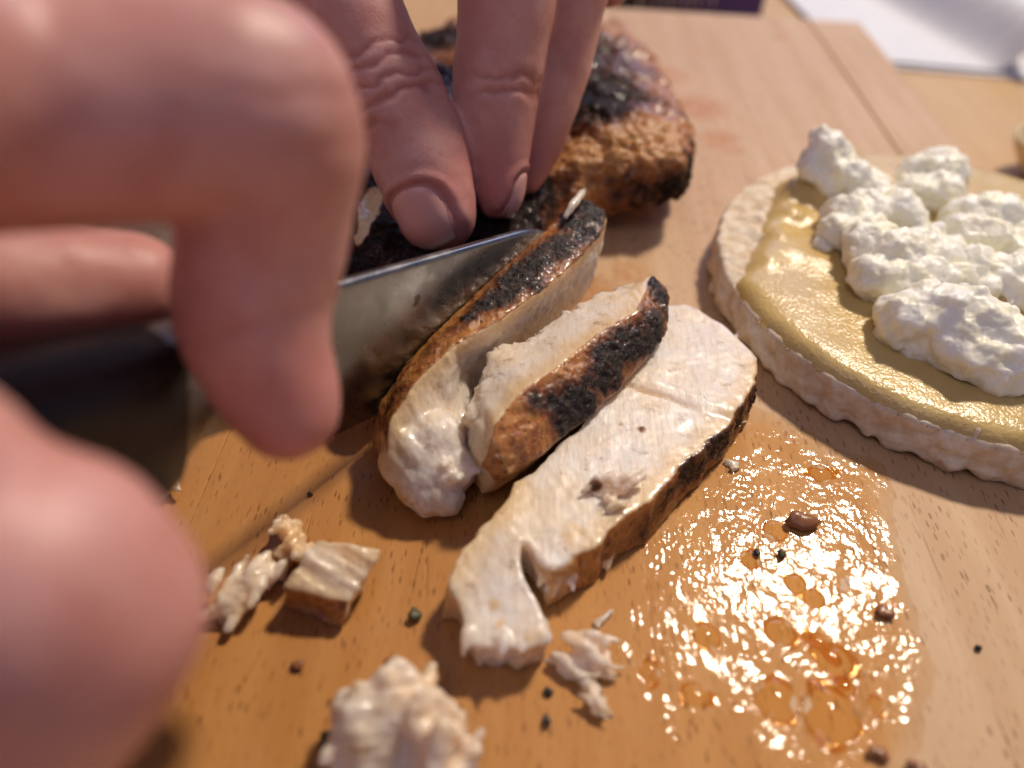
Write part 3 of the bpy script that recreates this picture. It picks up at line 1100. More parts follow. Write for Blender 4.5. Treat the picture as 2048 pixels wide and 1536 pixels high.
def seg_dist(P, poly):
    d = np.full(len(P), 1e9)
    sgn = np.zeros(len(P))
    for a, b in zip(poly[:-1], poly[1:]):
        ab = b - a
        t = np.clip(((P - a) @ ab) / (ab @ ab), 0, 1)
        q = a + t[:, None] * ab
        dd = np.linalg.norm(P - q, axis=1)
        cr = ab[0] * (P[:, 1] - a[1]) - ab[1] * (P[:, 0] - a[0])
        m_ = dd < d
        d[m_] = dd[m_]
        sgn[m_] = np.sign(cr[m_])
    return d * sgn


st = 0.042
xs = np.arange(RC[0] - RR, RC[0] + RR, st)
ys = np.arange(RC[1] - RR, RC[1] + RR, st)
gx, gy = np.meshgrid(xs, ys)
P2 = np.stack([gx.ravel(), gy.ravel()], 1)
sd = seg_dist(P2, border)
P3 = np.c_[P2, np.zeros(len(P2))]
rim_d = RR - 0.11 - np.hypot(P2[:, 0] - RC[0], P2[:, 1] - RC[1]) + 0.07 * fbm(P3 * 1.3, 3, 2)
dd = np.minimum(rim_d, sd + 0.10 * fbm(P3 * 1.6, 8, 2))
h = 0.15 * np.sqrt(np.clip(dd / 0.28, 0, 1)) - 0.3 * np.clip(-dd / 0.1, 0, 1)
h += (dd > 0) * sstep(0, .3, dd) * (0.05 * fbm(P3 * 0.9, 12, 2) + 0.012 * fbm(P3 * 3.2, 13, 3) + 0.005 * fbm(P3 * 8, 14, 2))
for px, py, r, a in [(1598, 378, .42, .34), (1640, 398, .34, .30), (1575, 392, .32, .22), (1585, 425, .32, .16), (1560, 470, .3, .13), (1535, 520, .3, .10), (1612, 450, .3, -.10), (1655, 470, .35, .12), (1640, 520, .4, .1), (1570, 500, .5, .10), (2010, 610, .7, .25), (1980, 590, .5, .2), (1540, 570, .6, .06)]:
    q = at(px, py, RZ + 0.2)
    h += (dd > 0) * sstep(0, .25, dd) * a * np.exp(-(((P2 - q[:2]) / r) ** 2).sum(1))
H2 = h.reshape(gx.shape)
for _ in range(14):
    Hp = np.pad(H2, 1, mode='edge')
    H2 = (Hp[:-2, 1:-1] + Hp[2:, 1:-1] + Hp[1:-1, :-2] + Hp[1:-1, 2:] + Hp[1:-1, 1:-1] * 2) / 6
h = H2.ravel() + (dd > 0) * sstep(0, .3, dd) * (0.010 * fbm(P3 * 4.0, 13, 3))
keep = dd > -0.07
z = RZ + 0.02 + h
idx = -np.ones(len(P2), int)
ny, nx = gx.shape
ii = np.arange(len(P2)).reshape(ny, nx)
q = np.stack([ii[:-1, :-1].ravel(), ii[:-1, 1:].ravel(), ii[1:, 1:].ravel(), ii[1:, :-1].ravel()], 1)
q = q[keep[q].all(1)]
used = np.unique(q)
idx[used] = np.arange(len(used))
top = np.c_[P2[used], z[used]]
# close it underneath, inside the cake
Fq = idx[q]
Ec = np.concatenate([Fq[:, [i, (i + 1) % 4]] for i in range(4)])
key = Ec.min(1) * 10 ** 7 + Ec.max(1)
u_, c_ = np.unique(key, return_counts=True)
be = Ec[np.isin(key, u_[c_ == 1])]
nb_ = len(top)
low = top.copy()
low[:, 2] = RZ - 0.10
Vv = np.concatenate([top, low])
Ff = np.concatenate([Fq, Fq[:, ::-1] + nb_, np.stack([be[:, 1], be[:, 0], be[:, 0] + nb_, be[:, 1] + nb_], 1)])
obj("mustard_spread", Vv, Ff, MAT_SPREAD, label="glossy mustard yellow cream spread over the rice cake", cat="spread")


# --- crumbled white cheese
def clump(balls, seed, label, voxel=0.04, small=26, stain=()):
    s = Soup()
    r2 = np.random.default_rng(seed)
    cs = []
    for px, py, zc, r in balls:
        c = at(px, py, RZ + zc)
        cs.append((c, r))
        s.ball(c, r * 1.38, 7, 4, r2.uniform(0.75, 1.2, 3), rand_rot())
    for i in range(small):
        c, r = cs[r2.integers(len(cs))]
        d = r2.normal(size=3)
        d[2] = abs(d[2]) * 0.8
        d /= np.linalg.norm(d)
        s.ball(c + d * r * r2.uniform(0.70, 1.0), r * r2.uniform(0.18, 0.50), 5, 4, r2.uniform(0.6, 1.4, 3), rand_rot())
    V, F = remesh(s.V, s.F, voxel, 2)
    N = normals(V, F)
    d = 0.20 * fbm(V * 1.4, seed, 3) + 0.10 * fbm(V * 3.2, seed + 4, 5, 0.6) + 0.025 * (0.5 - worley(V * 7, seed + 3))
    V = V + N * d[:, None]
    V[:, 2] = np.maximum(V[:, 2], RZ + 0.06)
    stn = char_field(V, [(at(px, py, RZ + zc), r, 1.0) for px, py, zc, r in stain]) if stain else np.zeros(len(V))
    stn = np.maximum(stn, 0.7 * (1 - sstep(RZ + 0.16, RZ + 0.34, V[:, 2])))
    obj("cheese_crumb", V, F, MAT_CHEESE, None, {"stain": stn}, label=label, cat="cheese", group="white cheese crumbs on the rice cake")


clump([(1652, 292, 1.25, .36), (1640, 325, .9, .42), (1650, 350, .6, .50), (1690, 345, .75, .42), (1700, 372, .5, .42), (1672, 312, 1.05, .32)], 101, "upright white cheese crumb standing at the far left edge of the rice cake")
clump([(1730, 385, .42, .36), (1765, 395, .40, .34), (1745, 365, .45, .28)], 102, "small white cheese crumb wedged between the upright one and the far chunk")
clump([(1830, 345, .75, .42), (1870, 335, .8, .46), (1898, 350, .7, .38), (1830, 385, .5, .42), (1880, 385, .5, .45), (1905, 380, .45, .3)], 103, "blocky white cheese chunk at the far side of the rice cake",
      stain=[(1895, 400, .3, .3), (1860, 415, .2, .3)])
clump([(1690, 440, .45, .46), (1735, 425, .55, .46), (1790, 430, .5, .44), (1820, 445, .4, .36), (1670, 470, .35, .36), (1740, 470, .5, .46)], 104, "lumpy white cheese crumb in the middle, behind the largest heap")
clump([(1740, 505, .6, .46), (1790, 520, .7, .56), (1760, 560, .45, .5), (1840, 520, .65, .52), (1880, 530, .6, .46), (1835, 565, .5, .5), (1720, 480, .65, .3), (1800, 580, .35, .38), (1890, 570, .5, .42)], 105,
      "largest white cheese heap in the middle of the rice cake", small=44)
clump([(1945, 440, .6, .52), (1990, 440, .65, .5), (1925, 475, .5, .46), (2040, 455, .55, .5), (1975, 490, .5, .5), (2035, 500, .5, .5), (2080, 480, .5, .5)], 106, "white cheese heap at the right edge of the picture, behind the largest one", small=40)
clump([(1950, 545, .5, .5), (2000, 560, .5, .5), (2050, 560, .5, .5), (2030, 590, .4, .42), (1960, 585, .38, .36)], 107, "white cheese crumb at the right edge, between the rear heap and the front heap", small=34)
clump([(1805, 640, .55, .48), (1850, 615, .7, .52), (1890, 640, .75, .58), (1935, 655, .75, .58), (1830, 670, .38, .4), (1890, 690, .45, .5), (1950, 705, .5, .56), (2005, 690, .65, .58), (2000, 735, .38, .48), (2050, 710, .5, .5), (2060, 745, .3, .4)], 108,
      "big smooth white cheese lump at the front of the rice cake", small=34, stain=[(1820, 690, .25, .45), (1990, 600, .4, .3), (1850, 700, .25, .35)])
clump([(1642, 492, .20, .13), (1656, 500, .22, .14)], 109, "tiny white cheese bit left of the largest heap on the yellow cream", voxel=0.03, small=10)

clump([(1700, 405, .30, .26), (1668, 402, .26, .22), (1715, 455, .4, .3)], 110, "small white cheese bits at the foot of the upright crumb", small=14)
clump([(1860, 480, .40, .36), (1905, 510, .42, .36), (1900, 455, .36, .30)], 111, "white cheese bit wedged between the largest heap and the right-hand heap behind it", small=16)
clump([(1860, 585, .36, .34), (1910, 595, .40, .36), (1945, 610, .38, .32)], 112, "white cheese bit in the gap between the largest heap and the front lump", small=16)

# ================================================================== HANDS
def nail_patch(parent, bvh, c, axis, nrm, length, width, lift=0.03, bulge=0.04, curve=0.12):
    axis = np.asarray(axis, float) / np.linalg.norm(axis)
    nrm = np.asarray(nrm, float)
    nrm = nrm - axis * (nrm @ axis)
    nrm /= np.linalg.norm(nrm)
    sd_ = np.cross(axis, nrm)
    V, F, tp = [], [], []
    nu, nv = 15, 18
    for j in range(nv):
        v = -1 + 2 * j / (nv - 1)
        wv = (1 - 0.30 * abs(v) ** 3) if v > 0 else (1 - 0.42 * abs(v) ** 3.0)
        for i in range(nu):
            u = -1 + 2 * i / (nu - 1)
            lv = v * length / 2 * (1 - 0.12 * u * u)
            p = c + axis * lv + sd_ * (u * wv * width / 2)
            hit = bvh.ray_cast(Vector(p + nrm * 2.0), Vector(-nrm), 4.0)
            q = np.array(hit[0]) if hit[0] is not None else p
            edge = max(abs(u), abs(v) if v < 0 else 0)
            q = q + nrm * (lift - 0.035 * sstep(0.8, 1.0, edge))
            V.append(q)
            tp.append((v + 1) / 2)
    for j in range(nv - 1):
        for i in range(nu - 1):
            F.append([j * nu + i, j * nu + i + 1, (j + 1) * nu + i + 1, (j + 1) * nu + i])
    Va = lap(np.array(V), np.array(F), 2)
    # give the nail plate thickness
    nb2 = len(Va)
    Vb = Va - nrm * 0.05
    Fa = F + [[a + nb2 for a in f[::-1]] for f in F]
    rim = [i for i in range(nu)] + [j * nu + nu - 1 for j in range(1, nv)] + [(nv - 1) * nu + i for i in range(nu - 2, -1, -1)] + [j * nu for j in range(nv - 2, 0, -1)]
    for a, b in zip(rim, rim[1:] + rim[:1]):
        Fa.append([a, a + nb2, b + nb2, b])
    return obj("nail", np.concatenate([Va, Vb]), Fa, MAT_NAIL, parent, {"tip": np.array(tp + tp)})


def hand(chains, balls, voxel, sm, label, creases, flush, nails, seed, dents=()):
    s = Soup()
    for pts, rad in chains:
        s.chain(pts, rad)
    for c, r, sq in balls:
        s.ball(c, r, 24, 14, sq)
    V, F = remesh(s.V, s.F, voxel, sm)
    N = normals(V, F)
    cr = np.zeros(len(V))
    for c, axis, halfw, depth, reach, wig in creases:
        axis = np.asarray(axis, float) / np.linalg.norm(axis)
        rel = V - c
        t = rel @ axis
        rad = np.linalg.norm(rel, axis=1)
        t = t + wig * fbm(V * 2.2, seed + int(depth * 1000), 2)
        g = np.exp(-(t / halfw) ** 2) * (1 - sstep(0.45 * reach, reach, rad))
        V = V - N * (depth * g)[:, None]
        cr = np.maximum(cr, g)
    for c, r, dpt in dents:
        g = np.exp(-((np.linalg.norm(V - c, axis=1) / r) ** 2))
        V = V - N * (dpt * g)[:, None]
    V = V + N * (0.04 * fbm(V * 0.9, seed, 2) + 0.012 * fbm(V * 3, seed + 2, 3))[:, None]
    for nl in nails:
        c, axis, nrm, ln, wd_ = [np.asarray(x, float) for x in nl[:5]]
        axis = axis / np.linalg.norm(axis)
        nrm = nrm - axis * (nrm @ axis)
        nrm = nrm / np.linalg.norm(nrm)
        rel = V - c
        rr_ = ((np.abs(rel @ axis) / (ln / 2)) ** 3 + (np.abs(rel @ np.cross(axis, nrm)) / (wd_ / 2)) ** 3) ** (1 / 3)
        front = sstep(0.0, 0.3, N @ nrm) * (np.linalg.norm(rel, axis=1) < 1.6)
        g = np.exp(-((rr_ - 1.03) / 0.07) ** 2) * front * (1 - sstep(0.5, 1.0, rel @ axis / (ln / 2)))
        puff = np.exp(-((rr_ - 1.22) / 0.12) ** 2) * front * (1 - sstep(0.3, 0.9, rel @ axis / (ln / 2)))
        V = V - N * (0.04 * g)[:, None] + N * (0.045 * puff)[:, None]
        cr = np.maximum(cr, 0.8 * g)
    fl = char_field(V, [(c, r, a) for c, r, a in flush])
    o = obj("hand", V, F, MAT_HAND, None, {"crease": cr, "flush": fl}, label=label, cat="hand")
    bvh = BVHTree.FromPolygons([Vector(v) for v in V], F.tolist())
    for nl in nails:
        nail_patch(o, bvh, *nl)
    return o


# --- hand on the knife (enters from the left, close to the lens)
iM, iP, iD, iT = atd(-520, 150, 6.0), atd(495, 225, 8.0), atd(505, 640, 9.1), atd(575, 815, 9.4)
mM, mP, mD = atd(-620, 1000, 5.2), atd(120, 1235, 5.9), atd(-60, 1500, 6.9)
tC, tM, tT = atd(-700, 560, 8.0), atd(-120, 590, 9.2), atd(270, 575, 10.2)
wr = np.array([-13.0, 3.5, 8.0])
hand([([wr, iM, atd(-100, 205, 6.9), atd(250, 215, 7.5), iP, atd(535, 420, 8.7), iD, iT], [2.3, 1.55, 1.20, 1.14, 1.17, 1.0, 0.90, 0.68]),
      ([wr, mM, atd(-260, 1095, 5.4), atd(-60, 1165, 5.65), mP, mD, atd(-320, 1420, 7.6)], [2.3, 1.5, 1.22, 1.16, 1.08, 1.0, 0.85]),
      ([wr, tC, tM, atd(80, 590, 9.7), tT], [2.2, 1.4, 1.0, 0.92, 0.72]),
      ([wr, np.array([-9.5, 3.2, 5.8]), np.array([-7.8, 3.6, 4.4]), np.array([-8.5, 4.8, 3.2])], [2.2, 1.4, 1.1, 0.95]),
      ([wr, np.array([-20, 4.5, 8.6]), np.array([-30, 7, 9])], [2.3, 3.0, 3.8])],
     [((wr + iM) / 2 + np.array([0, -0.3, -0.6]), 2.5, (1.3, 0.9, 0.9))], 0.085, 9,
     "hand gripping the black knife handle, blurred in the foreground at the left",
     [(iP + np.array([0.1, 0, 0.4]), iD - iP, 0.10, 0.03, 1.4, 0.1), (iP + np.array([0.1, 0, -0.1]), iD - iP, 0.09, 0.03, 1.4, 0.1),
      (iD, iT - iD, 0.08, 0.04, 1.1, 0.1)],
     [(iT, 1.6, 1.0), (mP, 1.8, 0.6), (tT, 1.2, 0.8)],
     [], 5)

# --- hand holding the chicken (reaches in from the far side)
hT, hI, hB = atd(872, 425, 15.9), atd(792, 205, 15.6), atd(672, -40, 15.2)
xT, xD, xP = atd(996, 392, 16.7), atd(992, 190, 16.3), atd(1020, -40, 15.6)
yT, yD, yP = atd(1050, 352, 17.9), atd(1088, 190, 17.5), atd(1130, -20, 16.8)
wr2 = np.array([-1.5, 30.0, 13.5])
hand([([wr2, np.array([-6.0, 24.0, 11.2]), atd(560, -300, 15.2), hB, atd(742, 110, 15.4), hI, atd(840, 320, 15.8), hT], [2.3, 1.8, 1.25, 1.10, 1.04, 1.06, 1.04, 0.86]),
      ([wr2, np.array([-1.0, 24.0, 12.3]), atd(1035, -330, 14.8), xP, atd(1004, 90, 16.0), xD, atd(990, 300, 16.6), xT], [2.4, 1.7, 1.18, 1.06, 0.98, 0.95, 0.80, 0.52]),
      ([wr2, np.array([1.3, 24.5, 12.0]), atd(1200, -280, 16.0), yP, atd(1112, 90, 17.2), yD, atd(1066, 280, 17.8), yT], [2.4, 1.7, 1.12, 0.98, 0.93, 0.88, 0.74, 0.48]),
      ([wr2, np.array([3.4, 25.3, 11.3]), np.array([3.4, 25.0, 8.2]), np.array([2.0, 23.0, 4.5])], [2.3, 1.6, 1.0, 0.6]),
      ([wr2, np.array([-3.0, 42, 16.5])], [2.5, 3.4])],
     [(np.array([-1.4, 26.5, 12.2]), 2.6, (1.25, 1.2, 0.75))], 0.075, 8,
     "hand reaching from the far side with thumb and fingertips pressing the chicken breast down",
     [(hI + np.array([0, -0.6, 0.35]), hT - hI, 0.07, 0.075, 1.5, 0.25), (hI + np.array([0, -0.6, 0.75]), hT - hI, 0.06, 0.05, 1.4, 0.2), (hI + np.array([-0.1, -0.6, 1.1]), hT - hI, 0.06, 0.045, 1.3, 0.2),
      (hI + np.array([-0.15, -0.6, -0.35]), hT - hI + np.array([-.8, 0, 0]), 0.07, 0.05, 1.0, 0.2), (hI + np.array([-0.1, -0.6, 1.5]), hT - hI, 0.06, 0.035, 1.3, 0.2),
      (xD + np.array([.4, -0.4, 0.2]), xT - xD, 0.08, 0.05, 1.2, 0.2), (xD + np.array([.4, -0.4, 0.55]), xT - xD, 0.07, 0.035, 1.2, 0.2)],
     [(hT, 1.5, 1.0), (xT, 2.2, 1.0), (yT, 2.0, 0.8)],
     [(hT + np.array([-0.10, -0.2, -0.05]), hT - hI, -FW * 0.85 + RIGHT * -0.30 + UP * -0.15, 1.30, 1.32, 0.035),
      (xT + RIGHT * 0.25, xT - xD, RIGHT * 1.0 - FW * 0.25, 1.0, 0.8, 0.04)], 9)

# ================================================================== SCRAPS OF CHICKEN
def scrap(name, balls, seed, label, skin=0.1, voxel=0.035, sm=2, rough_=0.06, char=(), fib=None, cat="chicken", spots=()):
    s = Soup()
    fdir = rng.normal(size=3) * np.array([1, 1, .35])
    fdir /= np.linalg.norm(fdir)
    for px, py, z, r, sq in balls:
        for _ in range(5):
            c = at(px, py, z) + rng.normal(size=3) * r * 0.35
            d = fdir + rng.normal(size=3) * 0.28
            L = r * rng.uniform(0.7, 1.25)
            s.chain([c - d * L, c + rng.normal(size=3) * r * 0.12, c + d * L], [r * 0.30, r * rng.uniform(.36, .5), r * 0.22], r * 0.28)
    V, F = remesh(s.V, s.F, voxel, sm)
    N = normals(V, F)
    A_ = rand_rot()
    Q = (V @ A_.T) * np.array([1.2, 6.5, 6.5])
    V = V + N * (rough_ * fbm(V * 2.4, seed, 3) + rough_ * 0.8 * fbm(Q, seed + 1, 3))[:, None]
    V[:, 2] = np.maximum(V[:, 2], 0.012)
    sk = np.clip(skin + 0.35 * fbm(V * 1.6, seed + 2, 2), 0, 1)
    ch = char_field(V, [(at(px, py, z), r, a) for px, py, z, r, a in char]) if char else np.zeros(len(V))
    sk = np.maximum(sk, sstep(.2, .8, ch))
    obj(name, V, F, MAT_CHICKEN, None, {"skin": sk, "char": ch, "crust": np.zeros(len(V)), "gold": np.full(len(V), 0.50) + 0.3 * fbm(V * 1.6, seed + 8, 2)}, label=label, cat=cat)


# fibrous chunk, a leaning block with ridges
q = [at(632, 1075, .95), at(765, 1098, .85), at(700, 1205, .55), at(566, 1172, .65)]
lo = [at(628, 1120, .1), at(742, 1130, .05), at(680, 1262, .03), at(560, 1215, .03)]
s = Soup()
s.add(q, [[0, 1, 2, 3]], 0.05)
s.add(lo, [[3, 2, 1, 0]], 0.3)
for i in range(4):
    j = (i + 1) % 4
    s.add([q[i], q[j], lo[j], lo[i]], [[0, 1, 2, 3]], (0.35, 0.35, 0.75, 0.5)[i])
V, F = remesh(s.V, s.F, 0.033, 5)
sk = blur(nearest_tag(V, s), F, 4)
N = normals(V, F)
ax = (q[1] - q[0]) / np.linalg.norm(q[1] - q[0])
ay = (q[3] - q[0]) / np.linalg.norm(q[3] - q[0])
Q = np.stack([V @ ax * 0.5, V @ ay * 4.2, V[:, 2] * 1.5], 1)
V = V + N * (0.10 * fbm(Q, 91, 3) + 0.02 * fbm(V * 8, 92, 2))[:, None]
V[:, 2] = np.maximum(V[:, 2], 0.012)
obj("chicken_chunk", V, F, MAT_CHICKEN, None, {"skin": sk, "char": np.zeros(len(V)), "crust": np.zeros(len(V)), "gold": np.clip(0.62 + 0.6 * fbm(Q * 0.6, 95, 2), 0, 1)},
    label="fibrous squarish chicken chunk with ridges lying on the board below the hand", cat="chicken")
E1 = (1, 1, 1)
scrap("chicken_scrap", [(560, 1070, .35, .20, E1), (585, 1055, .45, .2, E1), (600, 1085, .45, .22, E1), (575, 1095, .3, .2, E1), (615, 1105, .3, .18, E1), (565, 1040, .3, .14, E1), (580, 1115, .2, .2, E1)], 201,
      "curled yellowish chicken scrap behind the fibrous chunk", 0.35)
scrap("chicken_scrap", [(470, 1180, .3, .28, E1), (500, 1165, .3, .26, E1), (530, 1155, .25, .22, E1), (555, 1140, .22, .18, E1), (490, 1200, .15, .24, E1), (455, 1165, .25, .22, E1)], 202,
      "ragged white chicken scrap left of the fibrous chunk", 0.12, rough_=0.06)
scrap("chicken_scrap", [(700, 1455, .55, .46, E1), (745, 1425, .6, .42, E1), (790, 1420, .7, .36, E1), (800, 1480, .5, .5, E1), (850, 1470, .45, .42, E1), (890, 1490, .4, .42, E1), (760, 1510, .4, .5, E1),
                        (850, 1540, .3, .5, E1), (920, 1530, .3, .36, E1), (700, 1520, .3, .4, E1), (845, 1425, .45, .2, E1)], 203,
      "large pale chicken scrap cut off by the bottom edge of the picture", 0.16, voxel=0.045, rough_=0.09, sm=9)
scrap("chicken_scrap", [(1130, 1315, .2, .18, E1), (1160, 1300, .3, .2, E1), (1185, 1280, .35, .16, E1), (1200, 1305, .25, .2, E1), (1170, 1335, .12, .2, E1), (1145, 1330, .12, .16, E1), (1205, 1335, .1, .16, E1)], 204,
      "flaky pale chicken scrap in a puddle below the front slice", 0.22)
scrap("chicken_scrap", [(1180, 1375, .08, .14, E1), (1200, 1395, .14, .15, E1), (1200, 1420, .12, .12, E1)], 205, "small wet chicken scrap in the puddle below the flaky one", 0.3)
scrap("chicken_scrap", [(1192, 965, 1.12, .13, E1), (1215, 955, 1.18, .12, E1), (1240, 965, 1.2, .13, E1), (1262, 962, 1.15, .13, E1), (1225, 990, 1.12, .14, E1), (1232, 1015, 1.08, .12, E1), (1205, 980, 1.08, .1, E1)], 206,
      "small white chicken bit with a black end lying on the front slice", 0.05, voxel=0.028, char=[(1190, 968, 1.12, .2, 1.2), (1212, 948, 1.2, .14, 1.1)])
scrap("chicken_scrap", [(335, 972, .18, .14, E1), (342, 960, .25, .12, E1), (325, 985, .1, .12, E1)], 207, "tiny white chicken bit on the board under the knife handle", 0.1)
scrap("chicken_scrap", [(1205, 1235, .06, .10, E1), (1195, 1242, .05, .07, E1)], 208, "tiny grey chicken crumb near the tail of the front slice", 0.2)
scrap("chicken_scrap", [(1462, 925, .05, .09, E1), (1470, 938, .05, .07, E1)], 209, "tiny pale chicken crumb against the charred rim of the front slice", 0.2)

# ================================================================== JUICE, DROPS, FLECKS
DROPS = [(1663, 1432, .50, .40, "large round juice drop near the bottom right"), (1552, 1402, .34, .32, "oval juice drop left of the large round one"), (1668, 1322, .52, .26, "long juice drop above the large round one"),
         (1640, 1290, .34, .18, "juice drop touching the upper end of the long one"), (1560, 1265, .30, .24, "dull juice drop left of the long one"), (1412, 1272, .26, .20, "bright juice drop between the front slice and the long drop"),
         (1642, 948, .30, .20, "bright juice drop just below the rice cake"), (1628, 1198, .22, .16, "small juice drop in the middle of the wet patch"), (1590, 1168, .26, .16, "reddish juice drop in the middle of the wet patch"),
         (1500, 1120, .20, .16, "small juice drop close to the charred rim"), (1550, 1062, .20, .2, "orange juice drop beside the brown seed"), (1392, 1392, .26, .2, "flat orange juice drop left of the oval one"),
         (1300, 1345, .22, .16, "orange juice drop right of the flaky scrap"), (1752, 1412, .18, .12, "faint juice drop right of the large round one"), (1690, 1375, .2, .14, "juice drop at the lower end of the long one")]
fb = [(-900, 640), (200, 560), (900, 545), (1250, 570), (1330, 640), (1400, 760), (1500, 800), (1580, 842), (1680, 890), (1775, 925), (1800, 1000), (1818, 1100), (1850, 1230), (1880, 1340), (1880, 1430), (1850, 1540), (1800, 1700)]
film_edge = np.array([at(px, py)[:2] for px, py in fb])
st = 0.026
xs, ys = np.arange(-6.6, 7.8, st), np.arange(1.6, 12.2, st)
gx, gy = np.meshgrid(xs, ys)
P2 = np.stack([gx.ravel(), gy.ravel()], 1)
P3 = np.c_[P2, np.zeros(len(P2))]
# the edge polyline runs away from the camera to towards it: wet on its left-hand (camera left) side
sd = seg_dist(P2, film_edge)
ref = seg_dist(np.array([at(1400, 1200)[:2]]), film_edge)[0]
sd = sd * np.sign(ref)
edge = np.minimum.reduce([sd, 12.0 - P2[:, 1], P2[:, 0] + 6.4]) + 0.42 * fbm(P3 * 0.9, 31, 4)
wet = sstep(-0.05, 0.25, edge)
strong = char_field(P3, [(at(1600, 1150), 3.2, 1), (at(1600, 950), 2.4, 1), (at(1650, 1400), 3.0, 1), (at(1350, 1350), 2.2, .8), (at(1450, 1100), 1.6, 1), (at(700, 1300), 3.0, .35), (at(1000, 1450), 2.5, .45)])
strong = (0.06 + 0.94 * strong) * (0.55 + 0.45 * sstep(-0.3, 0.3, fbm(P3 * 1.3, 41, 2)))
ripple = 0.0110 * fbm(P3 * np.array([15.0, 10.0, 1]), 33, 2, 0.5) * (0.35 + 1.3 * sstep(-0.35, 0.4, fbm(P3 * 1.7, 43, 3))) + 0.014 * fbm(P3 * np.array([3.4, 2.8, 1]), 35, 2) + 0.035 * fbm(P3 * 0.9, 37, 2)
z = -0.012 + wet * (0.020 + strong * (ripple + 0.010))
for px, py, a, b, lab in DROPS:
    c = at(px, py)
    z -= 0.05 * (1 - sstep(0.75, 1.15, np.hypot(P2[:, 0] - c[0], P2[:, 1] - c[1]) / min(a, b) / 0.95))
keep = (z > -0.006)
ny, nx = gx.shape
ii = np.arange(len(P2)).reshape(ny, nx)
q = np.stack([ii[:-1, :-1].ravel(), ii[:-1, 1:].ravel(), ii[1:, 1:].ravel(), ii[1:, :-1].ravel()], 1)
q = q[keep[q].any(1)]
used = np.unique(q)
idx = -np.ones(len(P2), int)
idx[used] = np.arange(len(used))
obj("meat_juice", np.c_[P2[used], z[used]], idx[q], MAT_FILM, attrs={"thick": (sstep(-0.1, 0.9, edge) * 0.9 + 0.1 + 0.25 * fbm(P3 * 1.4, 77, 3))[used].clip(0, 1)}, kind="stuff", label="glistening film of meat juice on the cutting board", cat="juice")

for k_, (px, py, a, b, lab) in enumerate(DROPS):
    c = at(px, py)
    r2 = np.random.default_rng(300 + k_)
    V, F = [], []
    nr, na = 9, 28
    rot = r2.uniform(0, 3.1) if abs(a - b) < .1 else -0.9
    hh = 0.11 * min(a, b) / 0.3
    ph = r2.uniform(0, 6.28, 3)
    for i in range(nr):
        t = i / (nr - 1)
        for j in range(na):
            an = 2 * math.pi * j / na
            wob = 1 + 0.20 * math.sin(2 * an + ph[0]) + 0.14 * math.sin(3 * an + ph[1]) + 0.08 * math.sin(5 * an + ph[2])
            x_, y_ = a * t * wob * math.cos(an), b * t * wob * math.sin(an)
            V.append((c[0] + x_ * math.cos(rot) - y_ * math.sin(rot), c[1] + x_ * math.sin(rot) + y_ * math.cos(rot), 0.006 + hh * (1 - t ** 2.0)))
    for i in range(nr - 1):
        for j in range(na):
            F.append([i * na + j, (i + 1) * na + j, (i + 1) * na + (j + 1) % na, i * na + (j + 1) % na])
    obj("juice_drop", V, F, MAT_DROP, label=lab + ", on the board", cat="juice drop", group="juice drops on the board")


def fleck(px, py, r, mat, name, label, seed, sq=(1, 1, .8), z=None, cat="spice"):
    s = Soup()
    s.ball(at(px, py, 0.02 + r * 0.5) if z is None else at(px, py, z), r, 12, 8, sq)
    V, F = np.array(s.V), np.array(s.F)
    V = V + (V - V.mean(0)) * (1.3 * fbm(V * (0.7 / r), seed, 3))[:, None]
    V[:, 2] = np.maximum(V[:, 2], 0.012) if z is None else V[:, 2]
    obj(name, V, F, mat, label=label, cat=cat, group="spice flecks on the board")


fleck(815, 1370, .13, MAT_PEPPER, "peppercorn_fleck", "largest black pepper fleck, above the pale scrap at the bottom", 1)
fleck(828, 1226, .11, MAT_HERB, "peppercorn_fleck", "greyish green pepper fleck left of the front slice's tail", 2)
fleck(1094, 1442, .07, MAT_PEPPER, "peppercorn_fleck", "small black fleck right of the bottom scrap", 3)
fleck(1098, 1384, .06, MAT_PEPPER, "peppercorn_fleck", "small black fleck left of the wet chicken scraps", 4)
fleck(1958, 1296, .05, MAT_PEPPER, "peppercorn_fleck", "lone dark speck on the dry wood at the right", 5)
fleck(1564, 1107, .08, MAT_HERB, "herb_fleck", "green herb fleck in the middle of the juice", 6)
fleck(1514, 1104, .06, MAT_PEPPER, "peppercorn_fleck", "dark speck left of the green herb fleck", 7)
fleck(620, 988, .04, MAT_PEPPER, "peppercorn_fleck", "tiny dark speck below the index fingertip", 8)
fleck(660, 1478, .14, MAT_HERB, "peppercorn_fleck", "dark fleck stuck to the left of the bottom scrap", 9)
fleck(785, 1322, .11, MAT_SEED, "spice_fleck", "brown seed above the largest black fleck", 10, (1, .7, .6))
fleck(1600, 1040, .24, MAT_SEED, "spice_fleck", "large brown seed lying in the juice below the rice cake", 11, (1.1, .65, .5))
fleck(1770, 1226, .12, MAT_SEED, "spice_fleck", "round brown fleck at the right edge of the wet patch", 12, (1, .9, .4))
fleck(1756, 1508, .13, MAT_SEED, "spice_fleck", "dark brown fleck at the bottom of the wet patch", 13, (1, .8, .5))
fleck(1832, 1532, .12, MAT_SEED, "spice_fleck", "dark brown fleck at the bottom right corner of the wet patch", 14, (1, .8, .5))
fleck(1480, 855, .08, MAT_SEED, "spice_fleck", "brown fleck beside the top of the charred rim", 15)
fleck(595, 1328, .09, MAT_SEED, "spice_fleck", "pale brown fleck below the fibrous chunk", 16, (1, .8, .5))

